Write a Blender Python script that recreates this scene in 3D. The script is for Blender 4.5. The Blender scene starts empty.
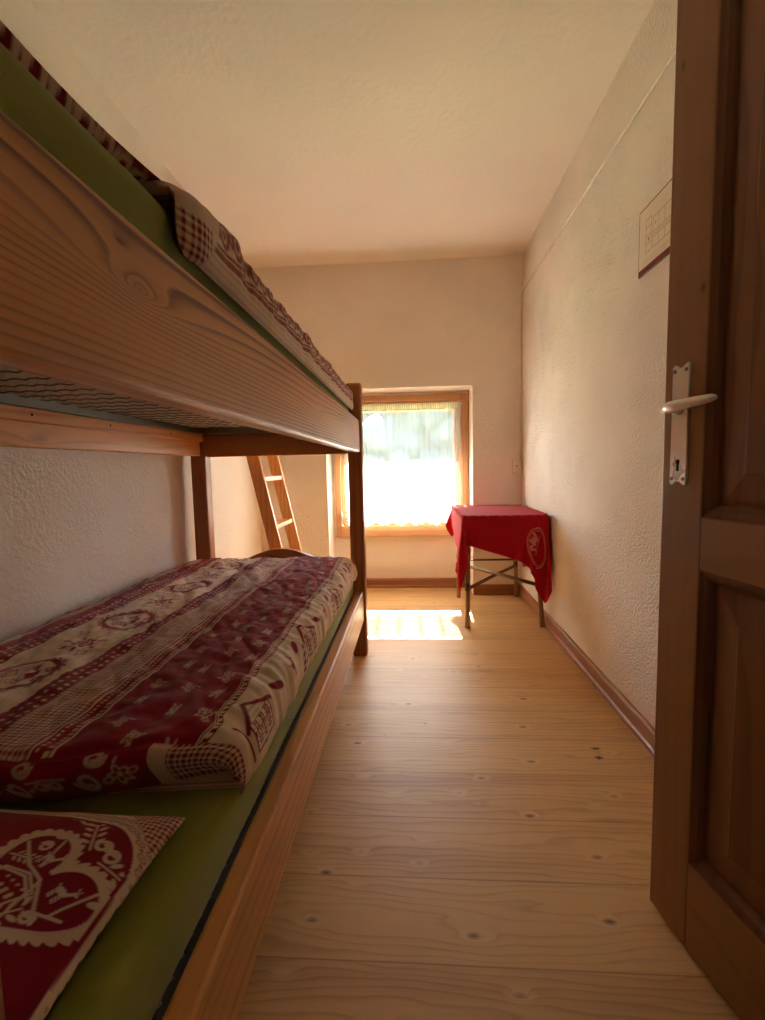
import bpy, bmesh, math, random
import numpy as np
from mathutils import Vector, Matrix

random.seed(7)
RNG = np.random.default_rng(11)
scene = bpy.context.scene
COL = scene.collection
PI = math.pi

# ----------------------------------------------------------------- view and colour
scene.view_settings.view_transform = 'Standard'
scene.view_settings.look = 'None'
scene.view_settings.exposure = 0.0
scene.view_settings.gamma = 1.0
scene.view_settings.use_curve_mapping = False
scene.cycles.max_bounces = 14
scene.cycles.diffuse_bounces = 8
scene.cycles.transparent_max_bounces = 16
scene.cycles.sample_clamp_indirect = 6.0
scene.cycles.use_denoising = True
scene.cycles.caustics_reflective = False
scene.cycles.caustics_refractive = False

# ----------------------------------------------------------------- room measures (metres)
XL, XR = -1.125, 0.765          # left and right wall
YN, YF, YB = 0.10, 3.42, 3.64   # near wall, far wall, back of the window niche
CH = 2.345                      # ceiling
NL, NR, NT = -0.62, 0.424, 1.49 # niche left, right, top

# ================================================================= helpers
def S(c):
    """sRGB 0-255 -> linear"""
    out = []
    for v in c:
        v /= 255.0
        out.append(v / 12.92 if v <= 0.04045 else ((v + 0.055) / 1.055) ** 2.4)
    return tuple(out)

def obj(name, me_or_bm, mats=None, parent=None, smooth=False, label=None):
    if isinstance(me_or_bm, bmesh.types.BMesh):
        me = bpy.data.meshes.new(name)
        me_or_bm.normal_update()
        me_or_bm.to_mesh(me)
        me_or_bm.free()
    else:
        me = me_or_bm
    o = bpy.data.objects.new(name, me)
    COL.objects.link(o)
    if mats is not None:
        for m in (mats if isinstance(mats, (list, tuple)) else [mats]):
            me.materials.append(m)
    if smooth:
        me.polygons.foreach_set('use_smooth', [True] * len(me.polygons))
    if parent is not None:
        o.parent = parent
        loc = parent.matrix_world.copy()
        o.location = (0, 0, 0)
        if label is None:
            pass
    if label:
        o['label'] = label
    return o

def thing(name, label, cat, group=None):
    o = bpy.data.objects.new(name, None)
    o.empty_display_size = 0.1
    COL.objects.link(o)
    o['label'] = label
    o['category'] = cat
    if group:
        o['group'] = group
    return o

def tag(o, label, cat, group=None, kind=None):
    o['label'] = label
    o['category'] = cat
    if group:
        o['group'] = group
    if kind:
        o['kind'] = kind
    return o

def struct(o, label=None, cat=None):
    o['kind'] = 'structure'
    if label:
        o['label'] = label
    if cat:
        o['category'] = cat
    return o

def rebase(root, loc, rz=0.0):
    """put an Empty (or a mesh) at its base without moving what was built in world coordinates"""
    M = Matrix.Translation(loc) @ Matrix.Rotation(rz, 4, 'Z')
    inv = M.inverted()
    if root.data is not None:
        root.data.transform(inv)
    for c in root.children:
        c.data.transform(inv)
        for g in c.children:
            g.data.transform(inv)
    root.matrix_world = M

def bm_box(bm, x0, x1, y0, y1, z0, z1, bev=0.0, seg=2, M=None):
    r = bmesh.ops.create_cube(bm, size=1.0)
    vs = r['verts']
    for v in vs:
        v.co = Vector((x0 + (v.co.x + .5) * (x1 - x0), y0 + (v.co.y + .5) * (y1 - y0), z0 + (v.co.z + .5) * (z1 - z0)))
    if bev > 0:
        es = list({e for v in vs for e in v.link_edges})
        r2 = bmesh.ops.bevel(bm, geom=es, offset=bev, segments=seg, profile=0.5, affect='EDGES', clamp_overlap=True)
        vs = list({v for f in r2['faces'] for v in f.verts} | {v for v in vs if v.is_valid})
    if M is not None:
        bmesh.ops.transform(bm, matrix=M, verts=[v for v in vs if v.is_valid])
    return vs

def box(name, x0, x1, y0, y1, z0, z1, mat, parent=None, bev=0.0, seg=2, M=None, label=None):
    bm = bmesh.new()
    bm_box(bm, x0, x1, y0, y1, z0, z1, bev, seg)
    if M is not None:
        bmesh.ops.transform(bm, matrix=M, verts=bm.verts)
    return obj(name, bm, mat, parent, label=label)

def bm_tube(bm, pts, rad, n=10, caps=True):
    """round tube along a polyline; rad is a number or one per point"""
    pts = [Vector(p) for p in pts]
    if not isinstance(rad, (list, tuple)):
        rad = [rad] * len(pts)
    rings = []
    up = None
    for i, p in enumerate(pts):
        a = pts[max(i - 1, 0)]
        b = pts[min(i + 1, len(pts) - 1)]
        t = (b - a).normalized()
        if up is None:
            up = Vector((0, 0, 1)) if abs(t.z) < .9 else Vector((1, 0, 0))
        s = t.cross(up).normalized()
        up = s.cross(t).normalized()
        rings.append([bm.verts.new(p + rad[i] * (math.cos(2 * PI * k / n) * s + math.sin(2 * PI * k / n) * up)) for k in range(n)])
    for A, B in zip(rings, rings[1:]):
        for k in range(n):
            bm.faces.new((A[k], A[(k + 1) % n], B[(k + 1) % n], B[k]))
    if caps:
        bm.faces.new(rings[0][::-1])
        bm.faces.new(rings[-1])

def bm_prism(bm, poly, axis, a0, a1):
    """extrude a 2D polygon; axis 'Y': poly is (x,z); axis 'X': poly is (y,z); axis 'Z': poly is (x,y)"""
    def P(p, a):
        return {'Y': (p[0], a, p[1]), 'X': (a, p[0], p[1]), 'Z': (p[0], p[1], a)}[axis]
    A = [bm.verts.new(P(p, a0)) for p in poly]
    B = [bm.verts.new(P(p, a1)) for p in poly]
    n = len(poly)
    bm.faces.new(A)
    bm.faces.new(B[::-1])
    for i in range(n):
        bm.faces.new((A[i], B[i], B[(i + 1) % n], A[(i + 1) % n]))
    bmesh.ops.recalc_face_normals(bm, faces=bm.faces)

def grid_mesh(name, P, close_bottom=False, color=None, attr='Col'):
    """P: (nv, nu, 3) array of points -> mesh; colour (nv, nu, 3|4) goes to a point colour attribute"""
    nv, nu = P.shape[:2]
    idx = np.arange(nv * nu).reshape(nv, nu)
    q = np.stack([idx[:-1, :-1], idx[:-1, 1:], idx[1:, 1:], idx[1:, :-1]], -1).reshape(-1, 4)
    faces = [q]
    if close_bottom:
        faces.append(np.stack([idx[:-1, 0], idx[1:, 0], idx[1:, -1], idx[:-1, -1]], -1))
    q = np.concatenate(faces)
    me = bpy.data.meshes.new(name)
    me.vertices.add(nv * nu)
    me.vertices.foreach_set('co', P.reshape(-1).astype(np.float32))
    ext = []
    if close_bottom:
        ext = [idx[0, ::-1], idx[-1, :]]
    nl = q.size + sum(len(e) for e in ext)
    me.loops.add(nl)
    me.loops.foreach_set('vertex_index', np.concatenate([q.reshape(-1)] + ext).astype(np.int32))
    me.polygons.add(len(q) + len(ext))
    st = list(range(0, q.size, 4))
    k = q.size
    for e in ext:
        st.append(k)
        k += len(e)
    me.polygons.foreach_set('loop_start', np.array(st, np.int32))
    me.update(calc_edges=True)
    me.validate()
    if color is not None:
        a = me.color_attributes.new(attr, 'FLOAT_COLOR', 'POINT')
        c = np.ones((nv * nu, 4), np.float32)
        c[:, :color.shape[-1]] = color.reshape(nv * nu, -1)
        a.data.foreach_set('color', c.reshape(-1))
    me.polygons.foreach_set('use_smooth', np.ones(len(me.polygons), bool))
    return me

def vnoise(x, y, seed=0, octaves=1):
    """smooth value noise in numpy, about -1..1"""
    out = 0.0
    amp = 1.0
    tot = 0.0
    for o in range(octaves):
        r = np.random.default_rng(seed + o * 17)
        T = r.random((64, 64)) * 2 - 1
        X = np.asarray(x) * (2 ** o)
        Y = np.asarray(y) * (2 ** o)
        xi = np.floor(X).astype(int)
        yi = np.floor(Y).astype(int)
        fx = X - xi
        fy = Y - yi
        fx = fx * fx * fx * (fx * (fx * 6 - 15) + 10)
        fy = fy * fy * fy * (fy * (fy * 6 - 15) + 10)
        g = lambda a, b: T[a % 64, b % 64]
        v = (g(xi, yi) * (1 - fx) + g(xi + 1, yi) * fx) * (1 - fy) + (g(xi, yi + 1) * (1 - fx) + g(xi + 1, yi + 1) * fx) * fy
        out = out + amp * v
        tot += amp
        amp *= .5
    return out / tot

def sstep(a, b, x):
    t = np.clip((x - a) / (b - a), 0, 1)
    return t * t * (3 - 2 * t)

# ================================================================= materials
class NT_:
    """short-hand for building node trees"""
    def __init__(self, name):
        self.m = bpy.data.materials.new(name)
        self.m.use_nodes = True
        self.t = self.m.node_tree
        for n in list(self.t.nodes):
            self.t.nodes.remove(n)
        self.out = self.n('ShaderNodeOutputMaterial')
    def n(self, typ, **kw):
        x = self.t.nodes.new(typ)
        for k, v in kw.items():
            setattr(x, k, v)
        return x
    def link(self, a, b):
        self.t.links.new(a, b)
    def put(self, sock, v):
        if v is None:
            return
        if isinstance(v, bpy.types.NodeSocket):
            self.link(v, sock)
        else:
            sock.default_value = v
    def math(self, op, a, b=None, c=None, clamp=False):
        x = self.n('ShaderNodeMath', operation=op, use_clamp=clamp)
        for i, v in enumerate((a, b, c)):
            self.put(x.inputs[i], v)
        return x.outputs[0]
    def vmath(self, op, a, b=None):
        x = self.n('ShaderNodeVectorMath', operation=op)
        self.put(x.inputs[0], a)
        self.put(x.inputs[1], b)
        return x.outputs[1] if op in ('LENGTH', 'DOT_PRODUCT', 'DISTANCE') else x.outputs[0]
    def noise(self, vec, scale, detail=2, rough=.5, dist=0.0):
        x = self.n('ShaderNodeTexNoise')
        self.put(x.inputs['Vector'], vec)
        x.inputs['Scale'].default_value = scale
        x.inputs['Detail'].default_value = detail
        x.inputs['Roughness'].default_value = rough
        x.inputs['Distortion'].default_value = dist
        return x.outputs[0]
    def voro(self, vec, scale, out='Distance', feature='F1', rand=1.0):
        x = self.n('ShaderNodeTexVoronoi', feature=feature)
        self.put(x.inputs['Vector'], vec)
        x.inputs['Scale'].default_value = scale
        x.inputs['Randomness'].default_value = rand
        return x.outputs[out]
    def mapping(self, vec, scale=(1, 1, 1), loc=(0, 0, 0), rot=(0, 0, 0)):
        x = self.n('ShaderNodeMapping')
        self.put(x.inputs['Vector'], vec)
        x.inputs['Scale'].default_value = scale
        x.inputs['Location'].default_value = loc
        x.inputs['Rotation'].default_value = rot
        return x.outputs[0]
    def ramp(self, fac, stops):
        x = self.n('ShaderNodeValToRGB')
        e = x.color_ramp.elements
        while len(e) < len(stops):
            e.new(.5)
        for i, (p, c) in enumerate(stops):
            e[i].position = p
            e[i].color = (*c, 1) if len(c) == 3 else c
        self.put(x.inputs[0], fac)
        return x.outputs[0]
    def mix(self, fac, a, b, blend='MIX'):
        x = self.n('ShaderNodeMix', data_type='RGBA', blend_type=blend)
        self.put(x.inputs[0], fac)
        for s, v in ((x.inputs[6], a), (x.inputs[7], b)):
            if isinstance(v, tuple):
                v = (*v, 1) if len(v) == 3 else v
            self.put(s, v)
        return x.outputs[2]
    def maprange(self, v, a, b, c=0.0, d=1.0):
        x = self.n('ShaderNodeMapRange')
        self.put(x.inputs[0], v)
        for i, q in enumerate((a, b, c, d)):
            x.inputs[i + 1].default_value = q
        return x.outputs[0]
    def bump(self, h, strength=.3, dist=.002, normal=None):
        x = self.n('ShaderNodeBump')
        x.inputs['Strength'].default_value = strength
        x.inputs['Distance'].default_value = dist
        self.put(x.inputs['Height'], h)
        self.put(x.inputs['Normal'], normal)
        return x.outputs[0]
    def principled(self, color, rough=.5, normal=None, metal=0.0, spec=.5, **kw):
        x = self.n('ShaderNodeBsdfPrincipled')
        if isinstance(color, tuple):
            color = (*color, 1) if len(color) == 3 else color
        self.put(x.inputs['Base Color'], color)
        self.put(x.inputs['Roughness'], rough)
        self.put(x.inputs['Metallic'], metal)
        self.put(x.inputs['Specular IOR Level'], spec)
        self.put(x.inputs['Normal'], normal)
        for k, v in kw.items():
            self.put(x.inputs[k], v)
        return x.outputs[0]
    def done(self, shader):
        self.link(shader, self.out.inputs['Surface'])
        return self.m
    def objco(self):
        return self.n('ShaderNodeTexCoord').outputs['Object']
    def posco(self):
        return self.n('ShaderNodeNewGeometry').outputs['Position']

def plaster(name, col, scale=1.0, strength=.6, dist=.004, blot=.06):
    t = NT_(name)
    p = t.posco()
    big = t.noise(p, 1.7, 3)
    n1 = t.noise(p, 75 * scale, 3, .55)
    pits = t.voro(t.vmath('ADD', p, t.vmath('SCALE', t.n('ShaderNodeTexNoise').outputs[1], None)), 62 * scale, feature='SMOOTH_F1')
    h = t.math('ADD', t.math('MULTIPLY', t.maprange(n1, .38, .66), .7), t.math('MULTIPLY', t.maprange(pits, .1, .6), .5))
    patch = t.maprange(t.noise(p, 5.5, 2), .35, .6, .25, 1.0)
    h = t.math('MULTIPLY', h, patch)
    a = tuple(c * (1 - blot) for c in col)
    b = tuple(min(c * (1 + blot), 1) for c in col)
    c = t.mix(t.maprange(big, .3, .7), a, b)
    return t.done(t.principled(c, .92, t.bump(h, strength, dist), spec=.2))

def wood(name, axis, light, dark, ring=38.0, wob=2.2, knots=(), auto=1.0, rough=.42, fine=.35, pmin=.12, ringamt=.65, knot_col=None, coat=0.0, cell=2.6):
    """pine: grain runs along axis; growth rings bulge round knots given as (along, cross, size) or scattered automatically"""
    t = NT_(name)
    p = t.objco()
    rnd = t.n('ShaderNodeObjectInfo').outputs['Random']
    sx = t.n('ShaderNodeSeparateXYZ')
    t.link(p, sx.inputs[0])
    order = {'X': (0, 1, 2), 'Y': (1, 2, 0), 'Z': (2, 0, 1)}[axis]
    al, c1, c2 = (sx.outputs[i] for i in order)
    sh = t.math('MULTIPLY', rnd, 7.3)
    cb = t.n('ShaderNodeCombineXYZ')
    t.link(t.math('ADD', al, sh), cb.inputs[0])
    t.link(c1, cb.inputs[1])
    t.link(t.math('ADD', c2, t.math('MULTIPLY', rnd, 3.1)), cb.inputs[2])
    v = cb.outputs[0]
    warp = t.noise(t.mapping(v, (1.1, 5.5, 5.5)), 1.0, 2)
    field = t.math('ADD', t.math('MULTIPLY', c1, ring * 1.0), t.math('MULTIPLY', c2, ring * .55))
    field = t.math('ADD', field, t.math('MULTIPLY', warp, wob * 3.0))
    dark_spots = None
    for (ka, kc, ks, kd, asp, amp) in knots:
        dx = t.math('DIVIDE', t.math('SUBTRACT', al, ka), ks * asp)
        dy = t.math('DIVIDE', t.math('SUBTRACT', c1, kc), ks)
        d = t.math('SQRT', t.math('ADD', t.math('MULTIPLY', dx, dx), t.math('MULTIPLY', dy, dy)))
        g = t.math('POWER', 2.718, t.math('MULTIPLY', d, -.75))
        field = t.math('ADD', field, t.math('MULTIPLY', g, amp))
        s = t.math('MULTIPLY', t.maprange(d, .05, .42, 1, 0), kd)
        dark_spots = s if dark_spots is None else t.math('MAXIMUM', dark_spots, s)
    if auto:
        kd = t.voro(t.mapping(v, (1.0, 3.2, 3.2)), cell)
        g = t.math('POWER', 2.718, t.math('MULTIPLY', kd, -9.0))
        field = t.math('ADD', field, t.math('MULTIPLY', g, 3.2 * auto))
        s = t.math('MULTIPLY', t.maprange(kd, .02, .085, 1, 0), .85 * auto)
        dark_spots = s if dark_spots is None else t.math('MAXIMUM', dark_spots, s)
    fr = t.math('FRACT', field)
    line = t.ramp(fr, [(0.0, (0, 0, 0)), (.55, (.18, .18, .18)), (.86, (1, 1, 1)), (.93, (.75, .75, .75)), (1.0, (0, 0, 0))])
    fib = t.noise(t.mapping(v, (5, 170, 170)), 1.0, 3, .6)
    broad = t.noise(t.mapping(v, (.8, 7, 7)), 1.3, 3)
    patchy = t.maprange(t.noise(t.mapping(v, (.7, 9, 9)), 1.0, 2), .40, .62, pmin, 1.0)
    line = t.math('MULTIPLY', line, patchy)
    f = t.math('ADD', t.math('MULTIPLY', line, ringamt), t.math('MULTIPLY', t.math('SUBTRACT', fib, .5), fine))
    f = t.math('ADD', f, t.math('MULTIPLY', t.math('SUBTRACT', broad, .5), .7), clamp=True)
    c = t.mix(f, light, dark)
    if dark_spots is not None:
        kc_ = knot_col or tuple(x * .35 for x in dark)
        c = t.mix(t.math('MULTIPLY', dark_spots, .85), c, kc_)
    b = t.bump(t.math('ADD', fib, t.math('MULTIPLY', line, .4)), .12, .0008)
    rg = t.math('ADD', rough, t.math('MULTIPLY', t.math('SUBTRACT', fib, .5), .15))
    return t.done(t.principled(c, rg, b, spec=.45, **({'Coat Weight': coat, 'Coat Roughness': .25} if coat else {})))

def floor_mat():
    t = NT_('pine_laminate')
    p = t.posco()
    sx = t.n('ShaderNodeSeparateXYZ')
    t.link(p, sx.inputs[0])
    X, Y = sx.outputs[0], sx.outputs[1]
    W = .1885
    yy = t.math('DIVIDE', t.math('SUBTRACT', Y, .063), W)
    row = t.math('FLOOR', yy)
    fy = t.math('FRACT', yy)
    wn = t.n('ShaderNodeTexWhiteNoise', noise_dimensions='1D')
    t.link(row, wn.inputs['W'])
    r1 = wn.outputs['Value']
    xx = t.math('DIVIDE', t.math('ADD', X, t.math('MULTIPLY', r1, 5.0)), 1.28)
    fx = t.math('FRACT', xx)
    wn2 = t.n('ShaderNodeTexWhiteNoise', noise_dimensions='2D')
    cb0 = t.n('ShaderNodeCombineXYZ')
    t.link(row, cb0.inputs[0])
    t.link(t.math('FLOOR', xx), cb0.inputs[1])
    t.link(cb0.outputs[0], wn2.inputs['Vector'])
    r2 = wn2.outputs['Value']
    cb = t.n('ShaderNodeCombineXYZ')
    t.link(t.math('ADD', X, t.math('MULTIPLY', r1, 9.0)), cb.inputs[0])
    t.link(Y, cb.inputs[1])
    t.link(t.math('MULTIPLY', r1, 13.0), cb.inputs[2])
    v = cb.outputs[0]
    # sub-strips inside a plank
    strip = t.math('FLOOR', t.math('MULTIPLY', fy, 2.0))
    warp = t.noise(t.mapping(v, (1.6, 9, 1)), 1.0, 3)
    kd = t.voro(t.mapping(v, (3.2, 6.0, 1)), 2.1)
    g = t.math('POWER', 2.718, t.math('MULTIPLY', kd, -11.0))
    field = t.math('ADD', t.math('MULTIPLY', Y, 46.0), t.math('ADD', t.math('MULTIPLY', warp, 6.5), t.math('MULTIPLY', g, 4.0)))
    fr = t.math('FRACT', field)
    line = t.ramp(fr, [(0, (0, 0, 0)), (.6, (.25, .25, .25)), (.88, (1, 1, 1)), (1, (0, 0, 0))])
    fib = t.noise(t.mapping(v, (3, 120, 1)), 1.0, 3, .6)
    broad = t.noise(t.mapping(v, (.9, 9, 1)), 1.4, 3)
    f = t.math('ADD', t.math('MULTIPLY', line, .34), t.math('MULTIPLY', t.math('SUBTRACT', fib, .5), .35))
    f = t.math('ADD', f, t.math('MULTIPLY', t.math('SUBTRACT', broad, .45), .85))
    f = t.math('ADD', f, t.math('MULTIPLY', t.math('SUBTRACT', r1, .5), .22), clamp=True)
    c = t.mix(f, S((216, 172, 112)), S((150, 100, 54)))
    halo = t.maprange(kd, .08, .24, .6, 0)
    c = t.mix(halo, c, S((226, 188, 132)))
    knot = t.maprange(t.math('ADD', kd, t.math('MULTIPLY', t.math('SUBTRACT', fib, .5), .08)), .03, .125, .85, 0)
    c = t.mix(knot, c, S((104, 66, 34)))
    # seams
    sy = t.math('MINIMUM', fy, t.math('SUBTRACT', 1.0, fy))
    sxm = t.math('MINIMUM', fx, t.math('SUBTRACT', 1.0, fx))
    seam = t.math('MAXIMUM', t.maprange(sy, .004, .012, 1, 0), t.math('MULTIPLY', t.maprange(sxm, .0003, .0010, 1, 0), .1))
    c = t.mix(t.math('MULTIPLY', seam, .45), c, S((92, 58, 30)))
    # two dark chipped spots in the laminate near the right wall
    for (a, b, ra, rb) in ((.575, 1.472, .016, .011), (.583, 1.522, .019, .007), (.03, 1.66, .004, .004), (-.11, 1.58, .003, .003)):
        dx = t.math('DIVIDE', t.math('SUBTRACT', X, a), ra)
        dy = t.math('DIVIDE', t.math('SUBTRACT', Y, b), rb)
        d = t.math('SQRT', t.math('ADD', t.math('MULTIPLY', dx, dx), t.math('MULTIPLY', dy, dy)))
        d = t.math('ADD', d, t.math('MULTIPLY', t.math('SUBTRACT', t.noise(p, 160, 2), .5), 1.4))
        c = t.mix(t.maprange(d, .5, 1.0, .9, 0), c, S((40, 32, 20)))
    rg = t.math('ADD', .46, t.math('MULTIPLY', t.math('SUBTRACT', fib, .5), .16))
    b = t.bump(t.math('SUBTRACT', t.math('MULTIPLY', fib, .4), t.math('MULTIPLY', seam, 1.5)), .15, .0008)
    return t.done(t.principled(c, rg, b, spec=.32))

def fabric_attr(name, rough=.95, weave=900.0, translucent=0.0, bumpk=.25, sheen=.15):
    """cloth whose printed pattern is the mesh's colour attribute Col"""
    t = NT_(name)
    a = t.n('ShaderNodeVertexColor', layer_name='Col')
    p = t.objco()
    w = t.noise(p, weave, 1)
    fold = t.noise(p, 28, 3)
    c = t.mix(.12, a.outputs[0], t.mix(1.0, a.outputs[0], t.ramp(w, [(.3, (.6, .6, .6)), (.7, (1, 1, 1))]), 'MULTIPLY'))
    b = t.bump(t.math('ADD', t.math('MULTIPLY', w, .15), fold), bumpk, .006)
    sh = t.principled(c, rough, b, spec=.15, **{'Sheen Weight': sheen})
    if translucent:
        tr = t.n('ShaderNodeBsdfTranslucent')
        t.put(tr.inputs[0], c)
        mx = t.n('ShaderNodeMixShader')
        mx.inputs[0].default_value = translucent
        t.link(sh, mx.inputs[1])
        t.link(tr.outputs[0], mx.inputs[2])
        sh = mx.outputs[0]
    return t.done(sh)

def plain(name, col, rough=.5, metal=0.0, spec=.5, nscale=40, namt=.1, bumpk=.0):
    t = NT_(name)
    n = t.noise(t.objco(), nscale, 3)
    c = t.mix(n, tuple(x * (1 - namt) for x in col), tuple(min(1, x * (1 + namt)) for x in col))
    nb = t.bump(n, bumpk, .002) if bumpk else None
    return t.done(t.principled(c, t.math('ADD', rough, t.math('MULTIPLY', t.math('SUBTRACT', n, .5), .15)), nb, metal, spec))

WALLC = S((240, 220, 196))
M_wall = plaster('cream_plaster', S((239, 231, 220)), 1.0, .55, .0035)
M_wall_r = plaster('rough_cream_plaster', S((239, 231, 220)), 1.4, 1.0, .0045)
M_ceil = plaster('ceiling_plaster', S((239, 231, 220)), .55, .35, .003, .03)
M_floor = floor_mat()
PL, PD = S((200, 133, 76)), S((138, 76, 36))
BLt, BDk = S((196, 128, 74)), S((126, 68, 34))
# side rail of the upper bunk: cathedral grain round one eye knot and one dark knot
M_rail_top = wood('pine_rail_cathedral', 'Y', S((226, 160, 92)), S((128, 74, 34)), ring=100, wob=.42,
                  knots=((.445 - 1.26, 1.100, .009, .3, 2.2, 3.0), (.445 - 1.26, 1.098, .030, 0, 9.0, 5.5), (.416 - 1.26, 1.130, .006, .95, 3.0, .8), (1.66 - 1.26, 1.105, .006, .7, 3.0, 1.0), (1.25 - 1.26, 1.085, .028, .0, 10.0, 3.0)), auto=0, rough=.40, fine=.3, pmin=.28, ringamt=1.25)
M_pine_y = wood('pine_grain_y', 'Y', S((222, 158, 90)), S((160, 100, 48)), ring=34, wob=1.3, auto=.5, rough=.36, cell=1.6)
M_pine_x = wood('pine_grain_x', 'X', S((186, 120, 66)), S((126, 72, 34)), ring=34, wob=1.3, auto=.5, rough=.4, cell=1.6)
M_pine_z = wood('pine_grain_z', 'Z', S((170, 104, 58)), S((112, 60, 32)), ring=40, wob=1.0, auto=.6, rough=.4, cell=2.0)
M_lad_z = wood('ladder_pine_z', 'Z', S((240, 182, 112)), S((206, 142, 80)), ring=40, wob=.8, auto=0, rough=.45)
M_lad_y = wood('ladder_pine_y', 'Y', S((242, 186, 118)), S((208, 146, 84)), ring=40, wob=.8, auto=0, rough=.45)
M_door_z = wood('door_pine_z', 'Z', S((156, 110, 64)), S((110, 72, 38)), ring=30, wob=1.2, knots=((1.225, .086, .019, .95, 1.5, 1.6), (1.625, .022, .014, .9, 2.4, 1.4), (1.115, .012, .003, .8, 1.5, .3)), auto=.0, rough=.45, cell=1.8, ringamt=.45)
M_door_y = wood('door_pine_y', 'Y', S((156, 110, 64)), S((110, 72, 38)), ring=30, wob=1.2, auto=.55, rough=.45, cell=1.8, ringamt=.45)
M_door_p = wood('door_panel_pine', 'Z', S((132, 82, 42)), S((86, 48, 22)), ring=24, wob=1.6, auto=.8, rough=.42, cell=2.2, ringamt=.5)
M_door_g = wood('door_moulding_pine', 'Z', S((118, 70, 38)), S((80, 44, 24)), ring=30, wob=.8, auto=0, rough=.5)
M_win_z = wood('window_wood_z', 'Z', S((200, 148, 100)), S((162, 108, 66)), ring=40, wob=.8, auto=0, rough=.4)
M_win_x = wood('window_wood_x', 'X', S((206, 156, 106)), S((170, 116, 72)), ring=40, wob=.8, auto=0, rough=.4)
M_base_y = wood('baseboard_wood_y', 'Y', S((168, 114, 74)), S((128, 82, 50)), ring=30, wob=.8, auto=0, rough=.4, ringamt=.4)
M_base_x = wood('baseboard_wood_x', 'X', S((168, 114, 74)), S((128, 82, 50)), ring=30, wob=.8, auto=0, rough=.4, ringamt=.4)
M_steel = plain('brushed_steel', S((226, 224, 220)), .30, .65, .5, 8, .03)
M_galv = plain('galvanised_metal', S((150, 152, 146)), .45, .75, .5, 30, .2)
M_wire = plain('mesh_wire', S((236, 228, 218)), .5, .2, .5, 200, .2)
M_wire_dark = plain('dark_spring_wire', S((138, 126, 116)), .5, .6, .5, 200, .2)
M_black = plain('black_hole', S((16, 13, 12)), .8, 0, .2)
M_white_pl = plain('white_plastic', S((232, 224, 212)), .4, 0, .5, 20, .03)
M_dark_edge = plain('plum_edge_strip', S((70, 38, 44)), .5, 0, .5, 20, .1)
M_bamboo = wood('bamboo_pole', 'Z', S((150, 112, 72)), S((100, 70, 42)), ring=20, wob=.6, auto=0, rough=.4, ringamt=.3)
M_bamboo_d = wood('dark_cane', 'Z', S((110, 80, 52)), S((70, 48, 30)), ring=20, wob=.6, auto=0, rough=.45, ringamt=.3)
M_tabletop = wood('table_board', 'Y', S((150, 106, 64)), S((112, 74, 42)), auto=0)

GREEN = S((142, 150, 56))
def sheet_mat():
    t = NT_('green_jersey_sheet')
    p = t.objco()
    n = t.noise(t.mapping(p, (6, 1.5, 6)), 3, 3)
    w = t.noise(p, 700, 1)
    c = t.mix(n, tuple(x * .85 for x in GREEN), tuple(x * 1.12 for x in GREEN))
    b = t.bump(t.math('ADD', t.noise(t.mapping(p, (14, 3, 14)), 2.0, 3), t.math('MULTIPLY', w, .08)), .35, .006)
    return t.done(t.principled(c, .9, b, spec=.2, **{'Sheen Weight': .2}))
M_sheet = sheet_mat()
M_ticking = plain('grey_mattress_underside', S((232, 220, 206)), .95, 0, .1, 30, .2, .3)
M_print = fabric_attr('printed_bedding')
M_cloth = fabric_attr('red_tablecloth_fabric', .9, 1400, .28, .12, .1)
M_sign = fabric_attr('printed_plan_sheet', .35, 1400, 0, 0.0, 0)

CREAM = np.array(S((230, 210, 184)))
BURG = np.array(S((140, 20, 42)))
BURG_D = np.array(S((92, 14, 30)))

# ================================================================= pattern painting (cotton print), all in cloth coordinates
class Ink:
    """a 0..1 mask painted over arrays u (across), v (along)"""
    def __init__(self, u, v):
        self.u, self.v = u, v
        self.m = np.zeros_like(u)
        self.aa = .0012
    def add(self, d, sgn=1.0):
        """d: signed distance, ink where d < 0"""
        k = 1 - sstep(-self.aa, self.aa, d)
        if sgn > 0:
            self.m = np.maximum(self.m, k)
        else:
            self.m = np.minimum(self.m, 1 - k)
    def sel(self, x, y, r):
        return (np.abs(self.u - x) < r) & (np.abs(self.v - y) < r)
    def local(self, cx, cy, ax, ay, s):
        """coordinates in a frame at (cx,cy) whose 'up' is (ax,ay), unit s"""
        l = math.hypot(ax, ay)
        ax, ay = ax / l, ay / l
        du, dv = self.u - cx, self.v - cy
        return (du * ay - dv * ax) / s, (du * ax + dv * ay) / s

def seg_d(x, y, a, b):
    pax, pay = x - a[0], y - a[1]
    bax, bay = b[0] - a[0], b[1] - a[1]
    h = np.clip((pax * bax + pay * bay) / (bax * bax + bay * bay + 1e-12), 0, 1)
    return np.hypot(pax - bax * h, pay - bay * h)

def poly_d(x, y, pts, closed=False):
    P = list(pts) + ([pts[0]] if closed else [])
    d = None
    for a, b in zip(P, P[1:]):
        q = seg_d(x, y, a, b)
        d = q if d is None else np.minimum(d, q)
    return d

def inside(x, y, pts):
    r = np.zeros(x.shape, bool)
    n = len(pts)
    for i in range(n):
        (x0, y0), (x1, y1) = pts[i], pts[(i + 1) % n]
        if y0 == y1:
            continue
        c = ((y0 > y) != (y1 > y)) & (x < (x1 - x0) * (y - y0) / (y1 - y0) + x0)
        r ^= c
    return r

def heart_pts(n=60):
    out = []
    for k in range(n):
        a = 2 * PI * k / n
        out.append((16 * math.sin(a) ** 3 / 17.0, (13 * math.cos(a) - 5 * math.cos(2 * a) - 2 * math.cos(3 * a) - math.cos(4 * a)) / 17.0))
    return out

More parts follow.
